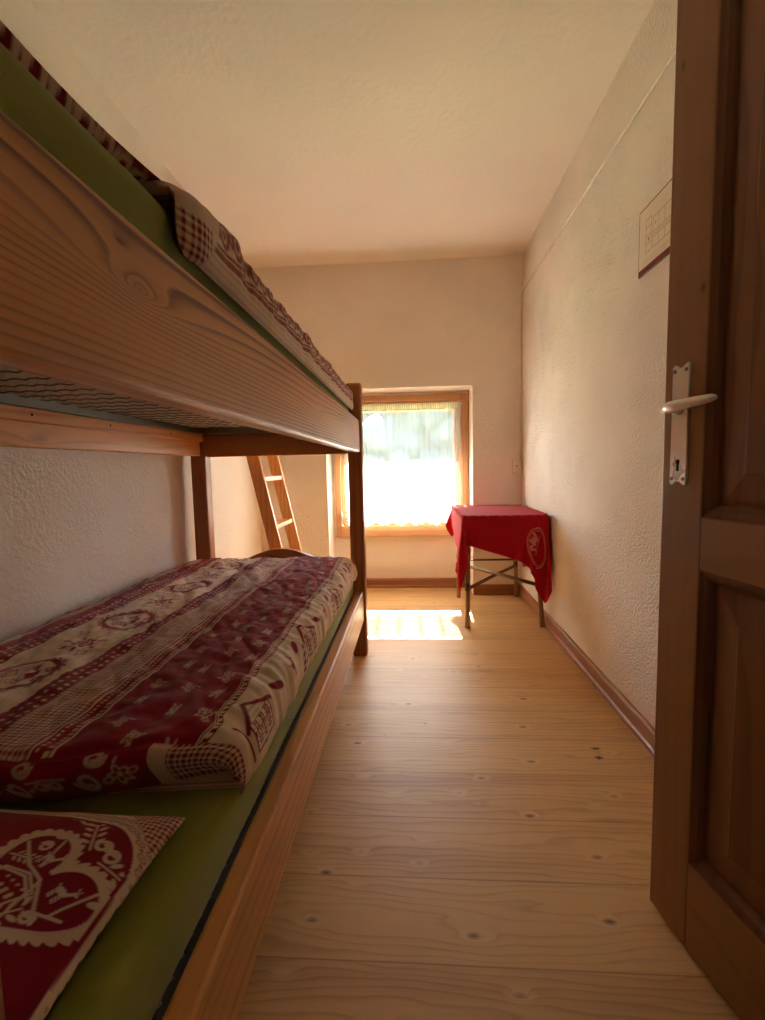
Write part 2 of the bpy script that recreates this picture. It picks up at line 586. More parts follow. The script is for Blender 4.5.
def ell(x, y, cx, cy, rx, ry, rot=0.0):
    c, s = math.cos(rot), math.sin(rot)
    dx, dy = x - cx, y - cy
    a, b = dx * c + dy * s, -dx * s + dy * c
    return (np.sqrt((a / rx) ** 2 + (b / ry) ** 2) - 1) * min(rx, ry)

def deer(x, y, cx, cy, s, f=1):
    X, Y = (x - cx) * f / s, (y - cy) / s
    d = ell(X, Y, 0, 0, .5, .24)
    d = np.minimum(d, seg_d(X, Y, (.4, .1), (.62, .55)) - .12)
    d = np.minimum(d, ell(X, Y, .75, .6, .2, .1, -.3))
    for lx in (-.4, -.22, .2, .38):
        d = np.minimum(d, seg_d(X, Y, (lx, -.1), (lx + .04, -.75)) - .055)
    d = np.minimum(d, seg_d(X, Y, (.6, .65), (.45, 1.0)) - .04)
    d = np.minimum(d, seg_d(X, Y, (.68, .65), (.75, 1.0)) - .04)
    d = np.minimum(d, seg_d(X, Y, (-.5, .1), (-.62, .2)) - .06)
    return d * s

def branch(x, y, a, b, s):
    """stem with paired leaves from a to b"""
    d = seg_d(x, y, a, b) - .05 * s
    n = 4
    dx, dy = b[0] - a[0], b[1] - a[1]
    L = math.hypot(dx, dy)
    ux, uy = dx / L, dy / L
    for k in range(n):
        t = (k + .8) / n
        px, py = a[0] + dx * t, a[1] + dy * t
        for sg in (-1, 1):
            q = (px + (ux * .8 - uy * sg) * L * .17, py + (uy * .8 + ux * sg) * L * .17)
            d = np.minimum(d, ell(x, y, q[0], q[1], L * .13, L * .055, math.atan2(uy * .8 + ux * sg, ux * .8 - uy * sg)))
    return d

def scroll(x, y, cx, cy, r, sg=1, w=.25):
    """small spiral curl"""
    pts = []
    for k in range(16):
        a = k / 15 * 2 * PI * 1.3
        q = r * (1 - .6 * k / 15)
        pts.append((cx + q * math.cos(a) * sg, cy + q * math.sin(a)))
    return poly_d(x, y, pts) - r * w

def posy(x, y, cx, cy, s, kind=0):
    """little flower motif"""
    X, Y = (x - cx) / s, (y - cy) / s
    th = np.arctan2(Y, X)
    R = np.hypot(X, Y)
    if kind % 2 == 0:
        d = np.abs(R - .45 - .14 * np.cos(5 * th + kind)) - .1
        d = np.minimum(d, R - .16)
        d = np.minimum(d, np.abs(ell(X, Y, .75, .25, .3, .16, .5)) - .05)
        d = np.minimum(d, np.abs(ell(X, Y, -.75, -.2, .3, .16, .5)) - .05)
        d = np.minimum(d, ell(X, Y, .1, -.85, .22, .1, 1.2))
    else:
        d = scroll(X, Y, -.3, .1, .32, 1, .22)
        d = np.minimum(d, scroll(X, Y, .35, .05, .32, -1, .22))
        d = np.minimum(d, seg_d(X, Y, (-.9, -.25), (.95, -.3)) - .07)
        d = np.minimum(d, R - .14)
        d = np.minimum(d, ell(X, Y, .9, .2, .2, .1, .6))
    return d * s

def chalet(x, y, w, h):
    """chalet front drawn in a frame x -w..w, y 0..h : outline, boards, windows"""
    roof = [(-1.25 * w, h * .52), (0, h), (1.25 * w, h * .52)]
    d = poly_d(x, y, roof) - .10 * w
    body = [(-w, h * .6), (-w, 0), (w, 0), (w, h * .6)]
    d = np.minimum(d, poly_d(x, y, body) - .05 * w)
    ins = inside(x, y, [(-w, 0), (w, 0), (w, h * .6), (0, h), (-w, h * .6)])
    for k in range(1, 9):
        yy = h * .1 * k
        d = np.minimum(d, np.where(ins, np.abs(y - yy) - .012 * w, 1))
    for wy in (.12, .42):
        for k in range(3):
            cx = (-.6 + .6 * k) * w
            q = np.maximum(np.abs(x - cx) - .16 * w, np.abs(y - h * (wy + .08)) - .085 * h)
            q2 = np.minimum(np.abs(x - cx) - .02 * w, np.abs(y - h * (wy + .08)) - .012 * h)
            d = np.where(q < 0, np.maximum(q, -q2), np.minimum(d, q))
    q = np.maximum(np.abs(y - h * .36) - .05 * h, np.abs(x) - 1.05 * w)
    d = np.minimum(d, np.where((np.abs(np.mod(x, .2 * w) - .1 * w) < .05 * w), q, 1))
    return d

def gingham(u, v, p):
    """0..1 burgundy amount of a woven check"""
    a = (np.mod(u / p, 1) < .5).astype(float)
    b = (np.mod(v / p, 1) < .5).astype(float)
    return .5 * (a + b)

def mixc(m, a=CREAM, b=BURG):
    return a[None, None, :] * (1 - m[..., None]) + b[None, None, :] * m[..., None]

# ================================================================= room shell
def quad_wall(name, x0, x1, y0, y1, z0, z1, mat, label=None):
    return struct(box(name, x0, x1, y0, y1, z0, z1, mat))

CORR = 1.35                                     # corridor behind the doorway
quad_wall('floor', XL - .15, XR + .6, -CORR, YB + .1, -.12, 0, M_floor)
quad_wall('ceiling', XL - .15, XR + .6, -CORR, YF + .42, CH, CH + .12, M_ceil)
quad_wall('wall_left', XL - .15, XL, YN - .14, YF + .42, 0, CH, M_wall)
quad_wall('wall_right', XR, XR + .15, YN - .14, YF + .42, 0, CH, M_wall_r)

# far wall: thick, with a window niche down to the floor and a window opening in the thin back wall
WX0, WX1, WZ0, WZ1 = -.595, .412, .402, 1.468   # wooden window frame
bm = bmesh.new()
bm_box(bm, XL, NL, YF, YB + .2, 0, CH)
bm_box(bm, NR, XR, YF, YB + .2, 0, CH)
bm_box(bm, NL, NR, YF, YB + .2, NT, CH)
bm_box(bm, NL, NR, YB, YB + .2, 0, WZ0)
bm_box(bm, NL, WX0, YB, YB + .2, WZ0, NT)
bm_box(bm, WX1, NR, YB, YB + .2, WZ0, NT)
bm_box(bm, WX0, WX1, YB, YB + .2, WZ1, NT)
struct(obj('wall_far', bm, M_wall))

# near wall with the doorway the camera stands in, and the corridor behind it
DX0, DX1, DZ = -.24, .66, 2.03
bm = bmesh.new()
bm_box(bm, XL, DX0, YN - .14, YN, 0, CH)
bm_box(bm, DX1, XR, YN - .14, YN, 0, CH)
bm_box(bm, DX0, DX1, YN - .14, YN, DZ, CH)
struct(obj('wall_near', bm, M_wall))
quad_wall('wall_corridor_back', XL - .15, XR + .6, -CORR - .1, -CORR, 0, CH, M_wall)
quad_wall('wall_corridor_left', XL - .15, XL, -CORR, YN - .14, 0, CH, M_wall)
quad_wall('wall_corridor_right', XR + .45, XR + .6, -CORR, YN - .14, 0, CH, M_wall)
quad_wall('wall_corridor_front', XR + .15, XR + .45, YN - .14, YN, 0, CH, M_wall)

def baseboard(name, x0, x1, y0, y1, mat, side):
    h = .074
    bm = bmesh.new()
    if side in 'RL':
        s = -1 if side == 'R' else 1
        xw = x1 if side == 'R' else x0
        prof = [(xw, 0), (xw + s * .020, 0), (xw + s * .020, .014), (xw + s * .014, .020), (xw + s * .013, h - .010), (xw + s * .007, h), (xw, h)]
        bm_prism(bm, prof, 'Y', y0, y1)
    else:
        prof = [(y1, 0), (y1 - .020, 0), (y1 - .020, .014), (y1 - .014, .020), (y1 - .013, h - .010), (y1 - .007, h), (y1, h)]
        bm_prism(bm, prof, 'X', x0, x1)
    return struct(obj(name, bm, mat))
baseboard('baseboard_right', XR - .02, XR, .12, YF, M_base_y, 'R')
baseboard('baseboard_far', NR, XR - .021, YF - .02, YF, M_base_x, 'F')
baseboard('baseboard_niche', NL, NR, YB - .02, YB, M_base_x, 'F')
baseboard('baseboard_left', XL, XL + .02, .12, YF - .021, M_base_y, 'L')
baseboard('baseboard_corner', XL, NL, YF - .02, YF, M_base_x, 'F')

# ----------------------------------------------------------------- window
win = bpy.data.objects.new('window_1', None)
COL.objects.link(win)
struct(win)
FY0, FY1 = 3.615, 3.70
bm = bmesh.new()
bm_box(bm, WX0, WX0 + .045, FY0, FY1, WZ0, WZ1, .004)
bm_box(bm, WX1 - .045, WX1, FY0, FY1, WZ0, WZ1, .004)
obj('frame_jamb', bm, M_win_z, win)
bm = bmesh.new()
bm_box(bm, WX0 + .045, WX1 - .045, FY0, FY1, WZ1 - .045, WZ1, .004)
bm_box(bm, WX0 + .045, WX1 - .045, FY0 - .004, FY1, WZ0, WZ0 + .088, .004)
obj('frame_rail', bm, M_win_x, win)
GX0, GX1, GZ0, GZ1 = -.492, .312, .562, 1.354
sash = obj('sash', (lambda b: (bm_box(b, WX0 + .049, GX0, FY0 + .012, FY1 - .005, WZ0 + .092, WZ1 - .049, .005), bm_box(b, GX1, WX1 - .049, FY0 + .012, FY1 - .005, WZ0 + .092, WZ1 - .049, .005), bm_box(b, GX0, GX1, FY0 + .014, FY1 - .005, WZ0 + .092, GZ0, .005), bm_box(b, GX0, GX1, FY0 + .014, FY1 - .005, GZ1, WZ1 - .049, .005), b)[-1])(bmesh.new()), M_win_z, win)
t = NT_('window_glass')
lw = t.n('ShaderNodeFresnel')
lw.inputs[0].default_value = 1.45
tr = t.n('ShaderNodeBsdfTransparent')
tr.inputs[0].default_value = (.93, .95, .94, 1)
gl = t.n('ShaderNodeBsdfGlossy')
gl.inputs['Roughness'].default_value = .02
mx = t.n('ShaderNodeMixShader')
t.link(lw.outputs[0], mx.inputs[0])
t.link(tr.outputs[0], mx.inputs[1])
t.link(gl.outputs[0], mx.inputs[2])
M_glass = t.done(mx.outputs[0])
box('glass', GX0 - .005, GX1 + .005, 3.655, 3.659, GZ0 - .005, GZ1 + .005, M_glass, win)
for z in (.56, 1.30):
    bm = bmesh.new()
    bm_tube(bm, [(WX0 + .047, FY0 - .006, z - .03), (WX0 + .047, FY0 - .006, z + .03)], .006, 10)
    obj('hinge', bm, M_steel, win, True)

# unseen overhang added outside, its edge set to keep sun off the upper curtain
bm = bmesh.new()
bm_box(bm, -2.6, 2.6, YB + .2, 5.150, 2.44, 2.56)
struct(obj('added_sun_eave', bm, M_win_x))

# outside: ground and woodland
t = NT_('meadow')
n = t.noise(t.posco(), .8, 4)
M_meadow = t.done(t.principled(t.mix(n, S((104, 116, 72)), S((134, 142, 96))), .95))
o = box('ground', -60, 60, YB + .2, 120, -1.3, -1.2, M_meadow)
struct(o)
t = NT_('conifer_green')
n = t.noise(t.objco(), 3, 4)
M_conifer = t.done(t.principled(t.mix(n, S((60, 62, 64)), S((100, 102, 104))), .95))
bm = bmesh.new()
rr = random.Random(5)
for k in range(680):
    x = rr.uniform(-11, 9)
    top = 5.2 + 1.2 * math.sin(x * 1.3) + .6 * math.sin(x * 3.1 + 1)
    if -2.6 < x + 1.6 < .8:
        top = min(top, 2.6 + 1.1 * math.sin(x * 4))
    z = rr.uniform(-1.0, top)
    y = rr.uniform(19, 23)
    r = rr.uniform(.45, 1.0)
    res = bmesh.ops.create_icosphere(bm, subdivisions=2, radius=r)
    for v in res['verts']:
        v.co = v.co * rr.uniform(.78, 1.18) + Vector((x, y, z))
tag(obj('woodland', bm, M_conifer), 'dark green woodland seen dimly through the sheer curtain', 'trees', kind='stuff')

# ----------------------------------------------------------------- curtain and its rod
CX0, CX1 = -.515, .356
nu, nv = 520, 470
uu = np.linspace(0, 1, nu)
vv = np.linspace(0, 1, nv)
U, V = np.meshgrid(uu, vv)
Xc = CX0 + (CX1 - CX0) * U
pitch = .1265
ph = (Xc - .348) / pitch
lobe = np.abs(np.sin(PI * ph))
zb = .558 - .066 * np.sqrt(np.clip(lobe, 0, 1))
ZT = 1.398
Zc = ZT - (ZT - zb) * V
fold = .007 * np.sin(2 * PI * (Xc * 11 + .5 * vnoise(Xc * 4, Zc * 1.5, 3))) + .004 * np.sin(2 * PI * Xc * 27 + 1.3)
gather = .003 * np.sin(2 * PI * Xc * 62) * sstep(1.33, 1.37, Zc)
Yc = 3.568 + fold * (.5 + .7 * V) + gather
Xc2 = Xc + .004 * np.sin(2 * PI * Zc * 3) * (U > .97)
P = np.stack([Xc2, Yc, Zc], -1)
# density of the net: 1 = solid thread
zs = .950 + .017 * np.cos(2 * PI * ph)
low = sstep(-.004, .004, zs - Zc)
dens = .40 + .0 * Zc
net = .5 + .5 * np.sin(2 * PI * Xc / .0075) * np.sin(2 * PI * Zc / .0075)
dens = dens + low * (.54 + .03 * net)
stripe = (np.abs(np.mod(Xc + .02 * np.sin(Zc * 3), .127) - .063) < .012)
dens = dens + low * np.where(stripe, .025, 0)
sprig = np.zeros_like(Xc)
for k in range(60):
    cx = CX0 + (k % 9 + .5 * ((k // 9) % 2)) * .1 + .05
    cz = .66 + (k // 9) * .055
    sprig = np.maximum(sprig, 1 - sstep(-.0015, .0015, posy(Xc, Zc, cx, cz, .016, k)))
dens = np.maximum(dens, low * .985 * sprig)
# scalloped openwork border
dz = Zc - zb
band = 1 - sstep(.100, .104, dz)
openw = .30
sw = np.zeros_like(Xc)
for k in range(-1, 9):
    cx = .348 - pitch * (k + .5)
    sw = np.maximum(sw, 1 - sstep(-.0012, .0012, scroll(Xc, Zc, cx - .022, .572, .024, 1, .2)))
    sw = np.maximum(sw, 1 - sstep(-.0012, .0012, scroll(Xc, Zc, cx + .024, .566, .022, -1, .2)))
    sw = np.maximum(sw, 1 - sstep(-.0012, .0012, poly_d(Xc, Zc, [(cx - .062, .62), (cx - .05, .585), (cx - .058, .552)]) - .005))
    sw = np.maximum(sw, 1 - sstep(-.0012, .0012, seg_d(Xc, Zc, (cx - .03, .535), (cx + .035, .53)) - .005))
dens = dens * (1 - band) + band * np.maximum(openw, .97 * sw)
edge = 1 - sstep(.010, .013, dz)
dens = np.maximum(dens, .97 * edge)
dens = np.maximum(dens, .95 * (1 - sstep(.004, .006, np.abs(Zc - .578 + .002 * np.sin(Xc * 90)))))
dens = np.maximum(dens, .9 * (1 - sstep(.006, .009, np.abs(dz - .104))))
dens = np.maximum(dens, .80 * (1 - sstep(.004, .007, np.abs(zs - Zc))))
dens = np.maximum(dens, .93 * sstep(1.352, 1.356, Zc) * (.85 + .15 * np.sin(2 * PI * Xc * 62)))
dens = np.maximum(dens, .85 * sstep(.974, .980, U))
dens = np.clip(dens, 0, 1)
t = NT_('sheer_lace')
a = t.n('ShaderNodeVertexColor', layer_name='Col')
df = t.n('ShaderNodeBsdfDiffuse')
df.inputs[0].default_value = (.82, .80, .77, 1)
tl = t.n('ShaderNodeBsdfTranslucent')
tl.inputs[0].default_value = (.82, .80, .77, 1)
m1 = t.n('ShaderNodeMixShader')
m1.inputs[0].default_value = .5
t.link(df.outputs[0], m1.inputs[1])
t.link(tl.outputs[0], m1.inputs[2])
tp = t.n('ShaderNodeBsdfTransparent')
m2 = t.n('ShaderNodeMixShader')
t.link(a.outputs[0], m2.inputs[0])
t.link(tp.outputs[0], m2.inputs[1])
t.link(m1.outputs[0], m2.inputs[2])
M_lace = t.done(m2.outputs[0])
cur = obj('curtain', grid_mesh('curtain', P, color=np.repeat(dens[..., None], 3, -1)), M_lace)
rebase(cur, (-.08, 3.568, .49))
tag(cur, 'white sheer lace curtain with scalloped hem covering the window', 'curtain')
bm = bmesh.new()
bm_tube(bm, [(CX0 - .02, 3.586, 1.388), (CX1 + .012, 3.586, 1.388)], .005, 12)
rod = obj('curtain_rod', bm, M_white_pl, None, True)
for x in (CX0 - .012, CX1 + .006):
    bm = bmesh.new()
    bm_tube(bm, [(x, 3.586, 1.388), (x, 3.6255, 1.388)], .0035, 8)
    obj('bracket', bm, M_steel, rod, True)
tag(rod, 'thin white curtain rod fixed across the top of the window sash', 'curtain rod')

# ================================================================= bunk bed
PX0, PX1 = -.310, -.239       # right-hand posts
QX0, QX1 = -1.085, -1.010     # wall-side posts
PY0, PY1 = 2.274, 2.342       # far posts
HY0, HY1 = .170, .238         # near posts
bed = thing('bunk_bed', 'varnished pine bunk bed along the left wall', 'bunk bed')
for (x0, x1) in ((PX0, PX1), (QX0, QX1)):
    for (y0, y1) in ((PY0, PY1), (HY0, HY1)):
        box('post', x0, x1, y0, y1, 0, 1.332, M_pine_z, bed, .009, 3)
RX0, RX1 = -.287, -.250       # rail thickness, room side
SX0, SX1 = -1.068, -1.031     # rail thickness, wall side
for (z0, z1, m) in ((1.005, 1.158, M_rail_top), (.184, .331, M_pine_y)):
    box('side_rail', RX0, RX1, HY1, PY0, z0, z1, m, bed, .007, 3)
    box('side_rail', SX0, SX1, HY1, PY0, z0, z1, M_pine_y, bed, .005, 2)
for z0 in (1.072, .245):
    box('ledge', RX0 - .024, RX0, HY1 + .05, PY0 - .05, z0, z0 + .035, M_pine_y, bed, .002, 1)
    box('ledge', SX1, SX1 + .024, HY1 + .02, PY0 - .02, z0, z0 + .035, M_pine_y, bed, .002, 1)
def end_board(y0, y1, zlo, ztop, zside):
    bm = bmesh.new()
    pts = [(QX1, zlo), (PX0, zlo)]
    xc = (QX1 + PX0) / 2
    hw = (PX0 - QX1) / 2
    for k in range(25):
        x = PX0 - (PX0 - QX1) * k / 24
        pts.append((x, zside + (ztop - zside) * (.5 + .5 * math.cos(PI * (x - xc) / hw))))
    bm_prism(bm, pts, 'Y', y0, y1)
    return obj('end_board', bm, M_pine_x, bed)
for (ya, yb) in ((PY0 + .018, PY1 - .018), (HY0 + .018, HY1 - .018)):
    end_board(ya, yb, .20, .541, .44)
    end_board(ya, yb, 1.114, 1.315, 1.24)
    box('end_rail', QX1, PX0, ya, yb, 1.000, 1.112, M_pine_x, bed, .004, 2)
for y in (PY0 - .008, HY1 + .008):   # cleat under the mesh at each end
    box('cleat', QX1, RX0 - .025, y - .008, y + .008, 1.072, 1.096, M_pine_x, bed, .002, 1)
for y in (.9, 1.22, 1.55, 1.95):
    bm = bmesh.new()
    bm_tube(bm, [(SX1 + .0235, y, 1.09), (SX1 + .0252, y, 1.09)], .0035, 8)
    obj('screw', bm, M_black, bed)
rebase(bed, (-.66, 1.26, 0))

# ----------------------------------------------------------------- sprung mesh bases
def bed_base(dz, label):
    b = thing('bed_base', label, 'bed base', 'metal mesh bed bases')
    x0, x1, y0, y1 = -1.028, -.292, .262, 2.250
    z = 1.1085 + dz
    bm = bmesh.new()
    t_ = .003
    for (a0, a1, b0, b1, vert) in ((x0, x0 + .03, y0, y1, 'l'), (x1 - .03, x1, y0, y1, 'r'), (x0 + .03, x1 - .03, y0, y0 + .03, 'n'), (x0 + .03, x1 - .03, y1 - .03, y1, 'f')):
        bm_box(bm, a0, a1, b0, b1, z, z + t_)
        if vert == 'l':
            bm_box(bm, x0, x0 + t_, y0, y1, z, z + .032)
        if vert == 'r':
            bm_box(bm, x1 - t_, x1, y0, y1, z, z + .032)
        if vert == 'n':
            bm_box(bm, x0 + .03, x1 - .03, y0, y0 + t_, z, z + .032)
        if vert == 'f':
            bm_box(bm, x0 + .03, x1 - .03, y1 - t_, y1, z, z + .032)
    obj('frame', bm, M_galv, b)
    bm = bmesh.new()
    ny = int((y1 - y0 - .06) / .014)
    for k in range(ny):
        y = y0 + .03 + .014 * k + .004
        pts = []
        n = 58
        for i in range(n + 1):
            x = x0 + .012 + (x1 - x0 - .024) * i / n
            pts.append((x, y + (.0062 if (i + k) % 2 else -.0062), z + .028 + .001 * ((i + k) % 2)))
        bm_tube(bm, pts, .0013, 4, False)
    obj('wire_mesh', bm, M_wire, b)
    bm = bmesh.new()
    for k in range(26):
        y = y0 + .07 + k * .072
        pts = []
        n = 64
        for i in range(n + 1):
            x = x0 + .012 + (x1 - x0 - .024) * i / n
            pts.append((x, y + .004 * math.sin(i * 1.57), z + .0245 + .0015 * math.cos(i * 1.57)))
        bm_tube(bm, pts, .0019, 5, False)
    obj('cross_wire', bm, M_wire_dark, b)
    rebase(b, (-.66, 1.26, z))
    return b
bed_base(0, 'steel wire mesh base visible under the upper mattress')
bed_base(-.827, 'steel framed mesh base under the lower mattress, only its edge showing')

# ----------------------------------------------------------------- mattresses in green sheets
def mattress(z0, z1, label):
    bm = bmesh.new()
    x0, x1, y0, y1 = -1.022, -.2935, .268, 2.246
    vs = bm_box(bm, x0, x1, y0, y1, z0, z1, .024, 4)
    bmesh.ops.subdivide_edges(bm, edges=[e for e in bm.edges if e.calc_length() > .3], cuts=40, use_grid_fill=True)
    for v in bm.verts:
        k = float(vnoise(v.co.y * 5, v.co.x * 5 + v.co.z * 30, 21, 2))
        if v.co.z > z0 + .03:
            v.co.z += .0018 * k
        if v.co.x > -.32:
            v.co.x += .002 * k
    o = obj('mattress', bm, [M_sheet, M_ticking], None, True)
    for p in o.data.polygons:
        if p.normal.z < -.8:
            p.material_index = 1
    rebase(o, (-.66, 1.26, z0))
    tag(o, label, 'mattress', 'mattresses in green fitted sheets')
    return o
MZ_U = 1.1425
mattress(MZ_U, 1.259, 'green sheeted mattress on the upper bunk')
mattress(MZ_U - .827, .418, 'green sheeted mattress on the lower bunk')

# ----------------------------------------------------------------- duvets
def resample(pts, n):
    P = np.array(pts, float)
    # Catmull-Rom then equal arc length
    Q = []
    E = np.vstack([2 * P[0] - P[1], P, 2 * P[-1] - P[-2]])
    for i in range(1, len(E) - 2):
        for s in np.linspace(0, 1, 24, endpoint=False):
            p0, p1, p2, p3 = E[i - 1:i + 3]
            Q.append(.5 * ((2 * p1) + (-p0 + p2) * s + (2 * p0 - 5 * p1 + 4 * p2 - p3) * s * s + (-p0 + 3 * p1 - 3 * p2 + p3) * s ** 3))
    Q.append(P[-1])
    Q = np.array(Q)
    L = np.concatenate([[0], np.cumsum(np.linalg.norm(np.diff(Q, axis=0), axis=1))])
    s = np.linspace(0, L[-1], n)
    return np.stack([np.interp(s, L, Q[:, k]) for k in range(2)], -1), s

def duvet_pattern(u, v, edge):
    """u: cloth distance across from the cream/burgundy border (positive towards the wall), v: along the bed"""
    m = np.zeros_like(u)
    aa = .001
    bandsel = lambda a, b: (u >= a) & (u < b)
    # cream border with chalets, leaves and deer
    I = Ink(u, v)
    for k in range(5):
        y0 = .80 + .43 * k
        x, y = -(u + .012), (v - y0)
        sel = (np.abs(y) < .16) & (u < .0)
        I2 = chalet(v - y0, u + .092, .046, .082)
        I.add(np.where(sel, I2, 1))
        I.add(np.where(u < 0, ell(u, v, -.045, y0 + .115, .010, .026, .5), 1))
        I.add(np.where(u < 0, deer(v, u, y0 + .225, -.052, .030, 1), 1))
        I.add(np.where(u < 0, ell(u, v, -.03, y0 + .32, .009, .024, -.5), 1))
        I.add(np.where(u < 0, seg_d(u, v, (-.02, y0 - .07), (-.10, y0 - .06)) - .0025, 1))
        I.add(np.where(u < 0, branch(u, v, (-.03, y0 + .36), (-.10, y0 + .345), .05), 1))
    m = np.where(u < 0, I.m, m)
    # dashed border ribbon
    s = bandsel(0, .020)
    rib = (np.abs(u - .004) < .0014) | (np.abs(u - .016) < .0014) | ((np.abs(u - .010) < .004) & (np.mod(v / .012, 1) < .55))
    m = np.where(s, rib.astype(float), m)
    # burgundy band with small white flowers
    s = bandsel(.020, .222)
    J = Ink(u, v)
    k = 0
    for r in range(24):
        for c in range(3):
            cx = .052 + c * .064 + .012 * math.sin(r * 2.1)
            cy = .60 + r * .085 + (.042 if c % 2 else 0) + .006 * math.sin(c * 3 + r)
            sz = .019 + .006 * ((r * 3 + c) % 3 == 0)
            sel = J.sel(cx, cy, .05)
            if sel.any():
                J.add(np.where(sel, posy(v, u, cy, cx, sz, r + c), 1))
            k += 1
    m = np.where(s, 1 - .62 * J.m, m)
    # ribbon of stripes
    s = bandsel(.222, .262)
    w = u - .222
    rib = 1 - (((np.abs(w - .003) < .002) | (np.abs(w - .036) < .002)) * .8)
    rib = np.where((np.abs(w - .012) < .0035) & (np.mod(v / .010, 1) < .5), .25, rib)
    rib = np.where((np.abs(w - .027) < .0035) & (np.mod(v / .010 + .5, 1) < .5), .25, rib)
    m = np.where(s, rib, m)
    # fine gingham
    s = bandsel(.262, .352)
    m = np.where(s, gingham(u, v, .0085) * .95, m)
    # dotted burgundy
    s = bandsel(.352, .400)
    w = u - .352
    dot = np.minimum(np.hypot(np.mod(w, .020) - .010, np.mod(v + .010 * (np.floor(w / .020) % 2), .020) - .010), 1) < .0042
    m = np.where(s, np.where(dot, .12, 1.0), m)
    # cream band with heart medallions and posies
    s = bandsel(.400, .600)
    K = Ink(u, v)
    hp = heart_pts(40)
    for r in range(9):
        cy = .985 - .345 + .345 * r
        cx = .500
        sel = K.sel(cx, cy, .1)
        if sel.any():
            x, y = (v - cy) / .062, -(u - cx) / .062
            d = np.abs(np.hypot(x, y * 1.02) - 1.0) - .10
            th = np.arctan2(y, x)
            d = np.minimum(d, np.abs(np.hypot(x, y) - 1.14 - .05 * np.sign(np.sin(th * 22))) - .05)
            d = np.minimum(d, -np.where(inside(x, y - .25, [(a * .28, b * .28) for a, b in hp]), 1, -1) * .05)
            d = np.minimum(d, deer(x, y, -.45, .15, .30, 1))
            d = np.minimum(d, deer(x, y, .48, .1, .30, -1))
            d = np.minimum(d, chalet(x, y + .78, .26, .5))
            d = np.minimum(d, branch(x, y, (-.7, -.5), (-.35, .0), .3))
            d = np.minimum(d, branch(x, y, (.7, -.5), (.35, -.05), .3))
            d = np.minimum(d, scroll(x, y, -.3, .68, .17, 1, .25))
            d = np.minimum(d, scroll(x, y, .3, .68, .17, -1, .25))
            K.add(np.where(sel, d * .062, 1))
        cy2 = cy + .1725
        sel = K.sel(cx, cy2, .1)
        if sel.any():
            x, y = (v - cy2) / .05, -(u - cx) / .05
            th = np.arctan2(y, x)
            R = np.hypot(x, y)
            d = R - .52 - .10 * np.cos(7 * th)
            d = np.maximum(d, -(np.abs(R - .30) - .04))
            for a in range(7):
                q = a * 2 * PI / 7 + .3
                d = np.minimum(d, ell(x, y, .85 * math.cos(q), .85 * math.sin(q), .22, .09, q))
            d = np.minimum(d, branch(x, y, (.6, -.6), (1.4, -1.0), .3))
            d = np.minimum(d, branch(x, y, (-.6, .5), (-1.4, .9), .3))
            K.add(np.where(sel, d * .05, 1))
    m = np.where(s, K.m, m)
    # dotted ribbon, then burgundy towards the wall
    s = bandsel(.600, .660)
    w = u - .600
    dot = np.hypot(np.mod(w, .020) - .010, np.mod(v + .010 * (np.floor(w / .020) % 2), .020) - .010) < .0042
    m = np.where(s, np.where(dot | (np.abs(w - .044) < .0015), .2, 1.0), m)
    s = u >= .660
    m = np.where(s, np.where((u > .69) & (u < .72), gingham(u, v, .008) * .9, 1.0), m)
    # turned-over end: gingham corner and florals
    e = edge > 0
    x, y = u, edge
    und = np.where(u < .055, gingham(u, y, .0105), 1.0)
    und = np.where((u >= .055) & (u < .085), 0.08, und)
    F = Ink(u, y)
    for k in range(9):
        cx = .13 + k * .095
        F.add(posy(u, y, cx, .045, .026, k))
        F.add(scroll(u, y, cx + .047, .05, .015, 1, .2))
        F.add(scroll(u, y, cx + .03, .015, .014, -1, .25))
    und = np.where(u >= .085, 1 - .6 * F.m, und)
    und = np.where((u > .34) & (u < .47), gingham(u, y, .0105), und)
    m = np.where(e, und, m)
    return m

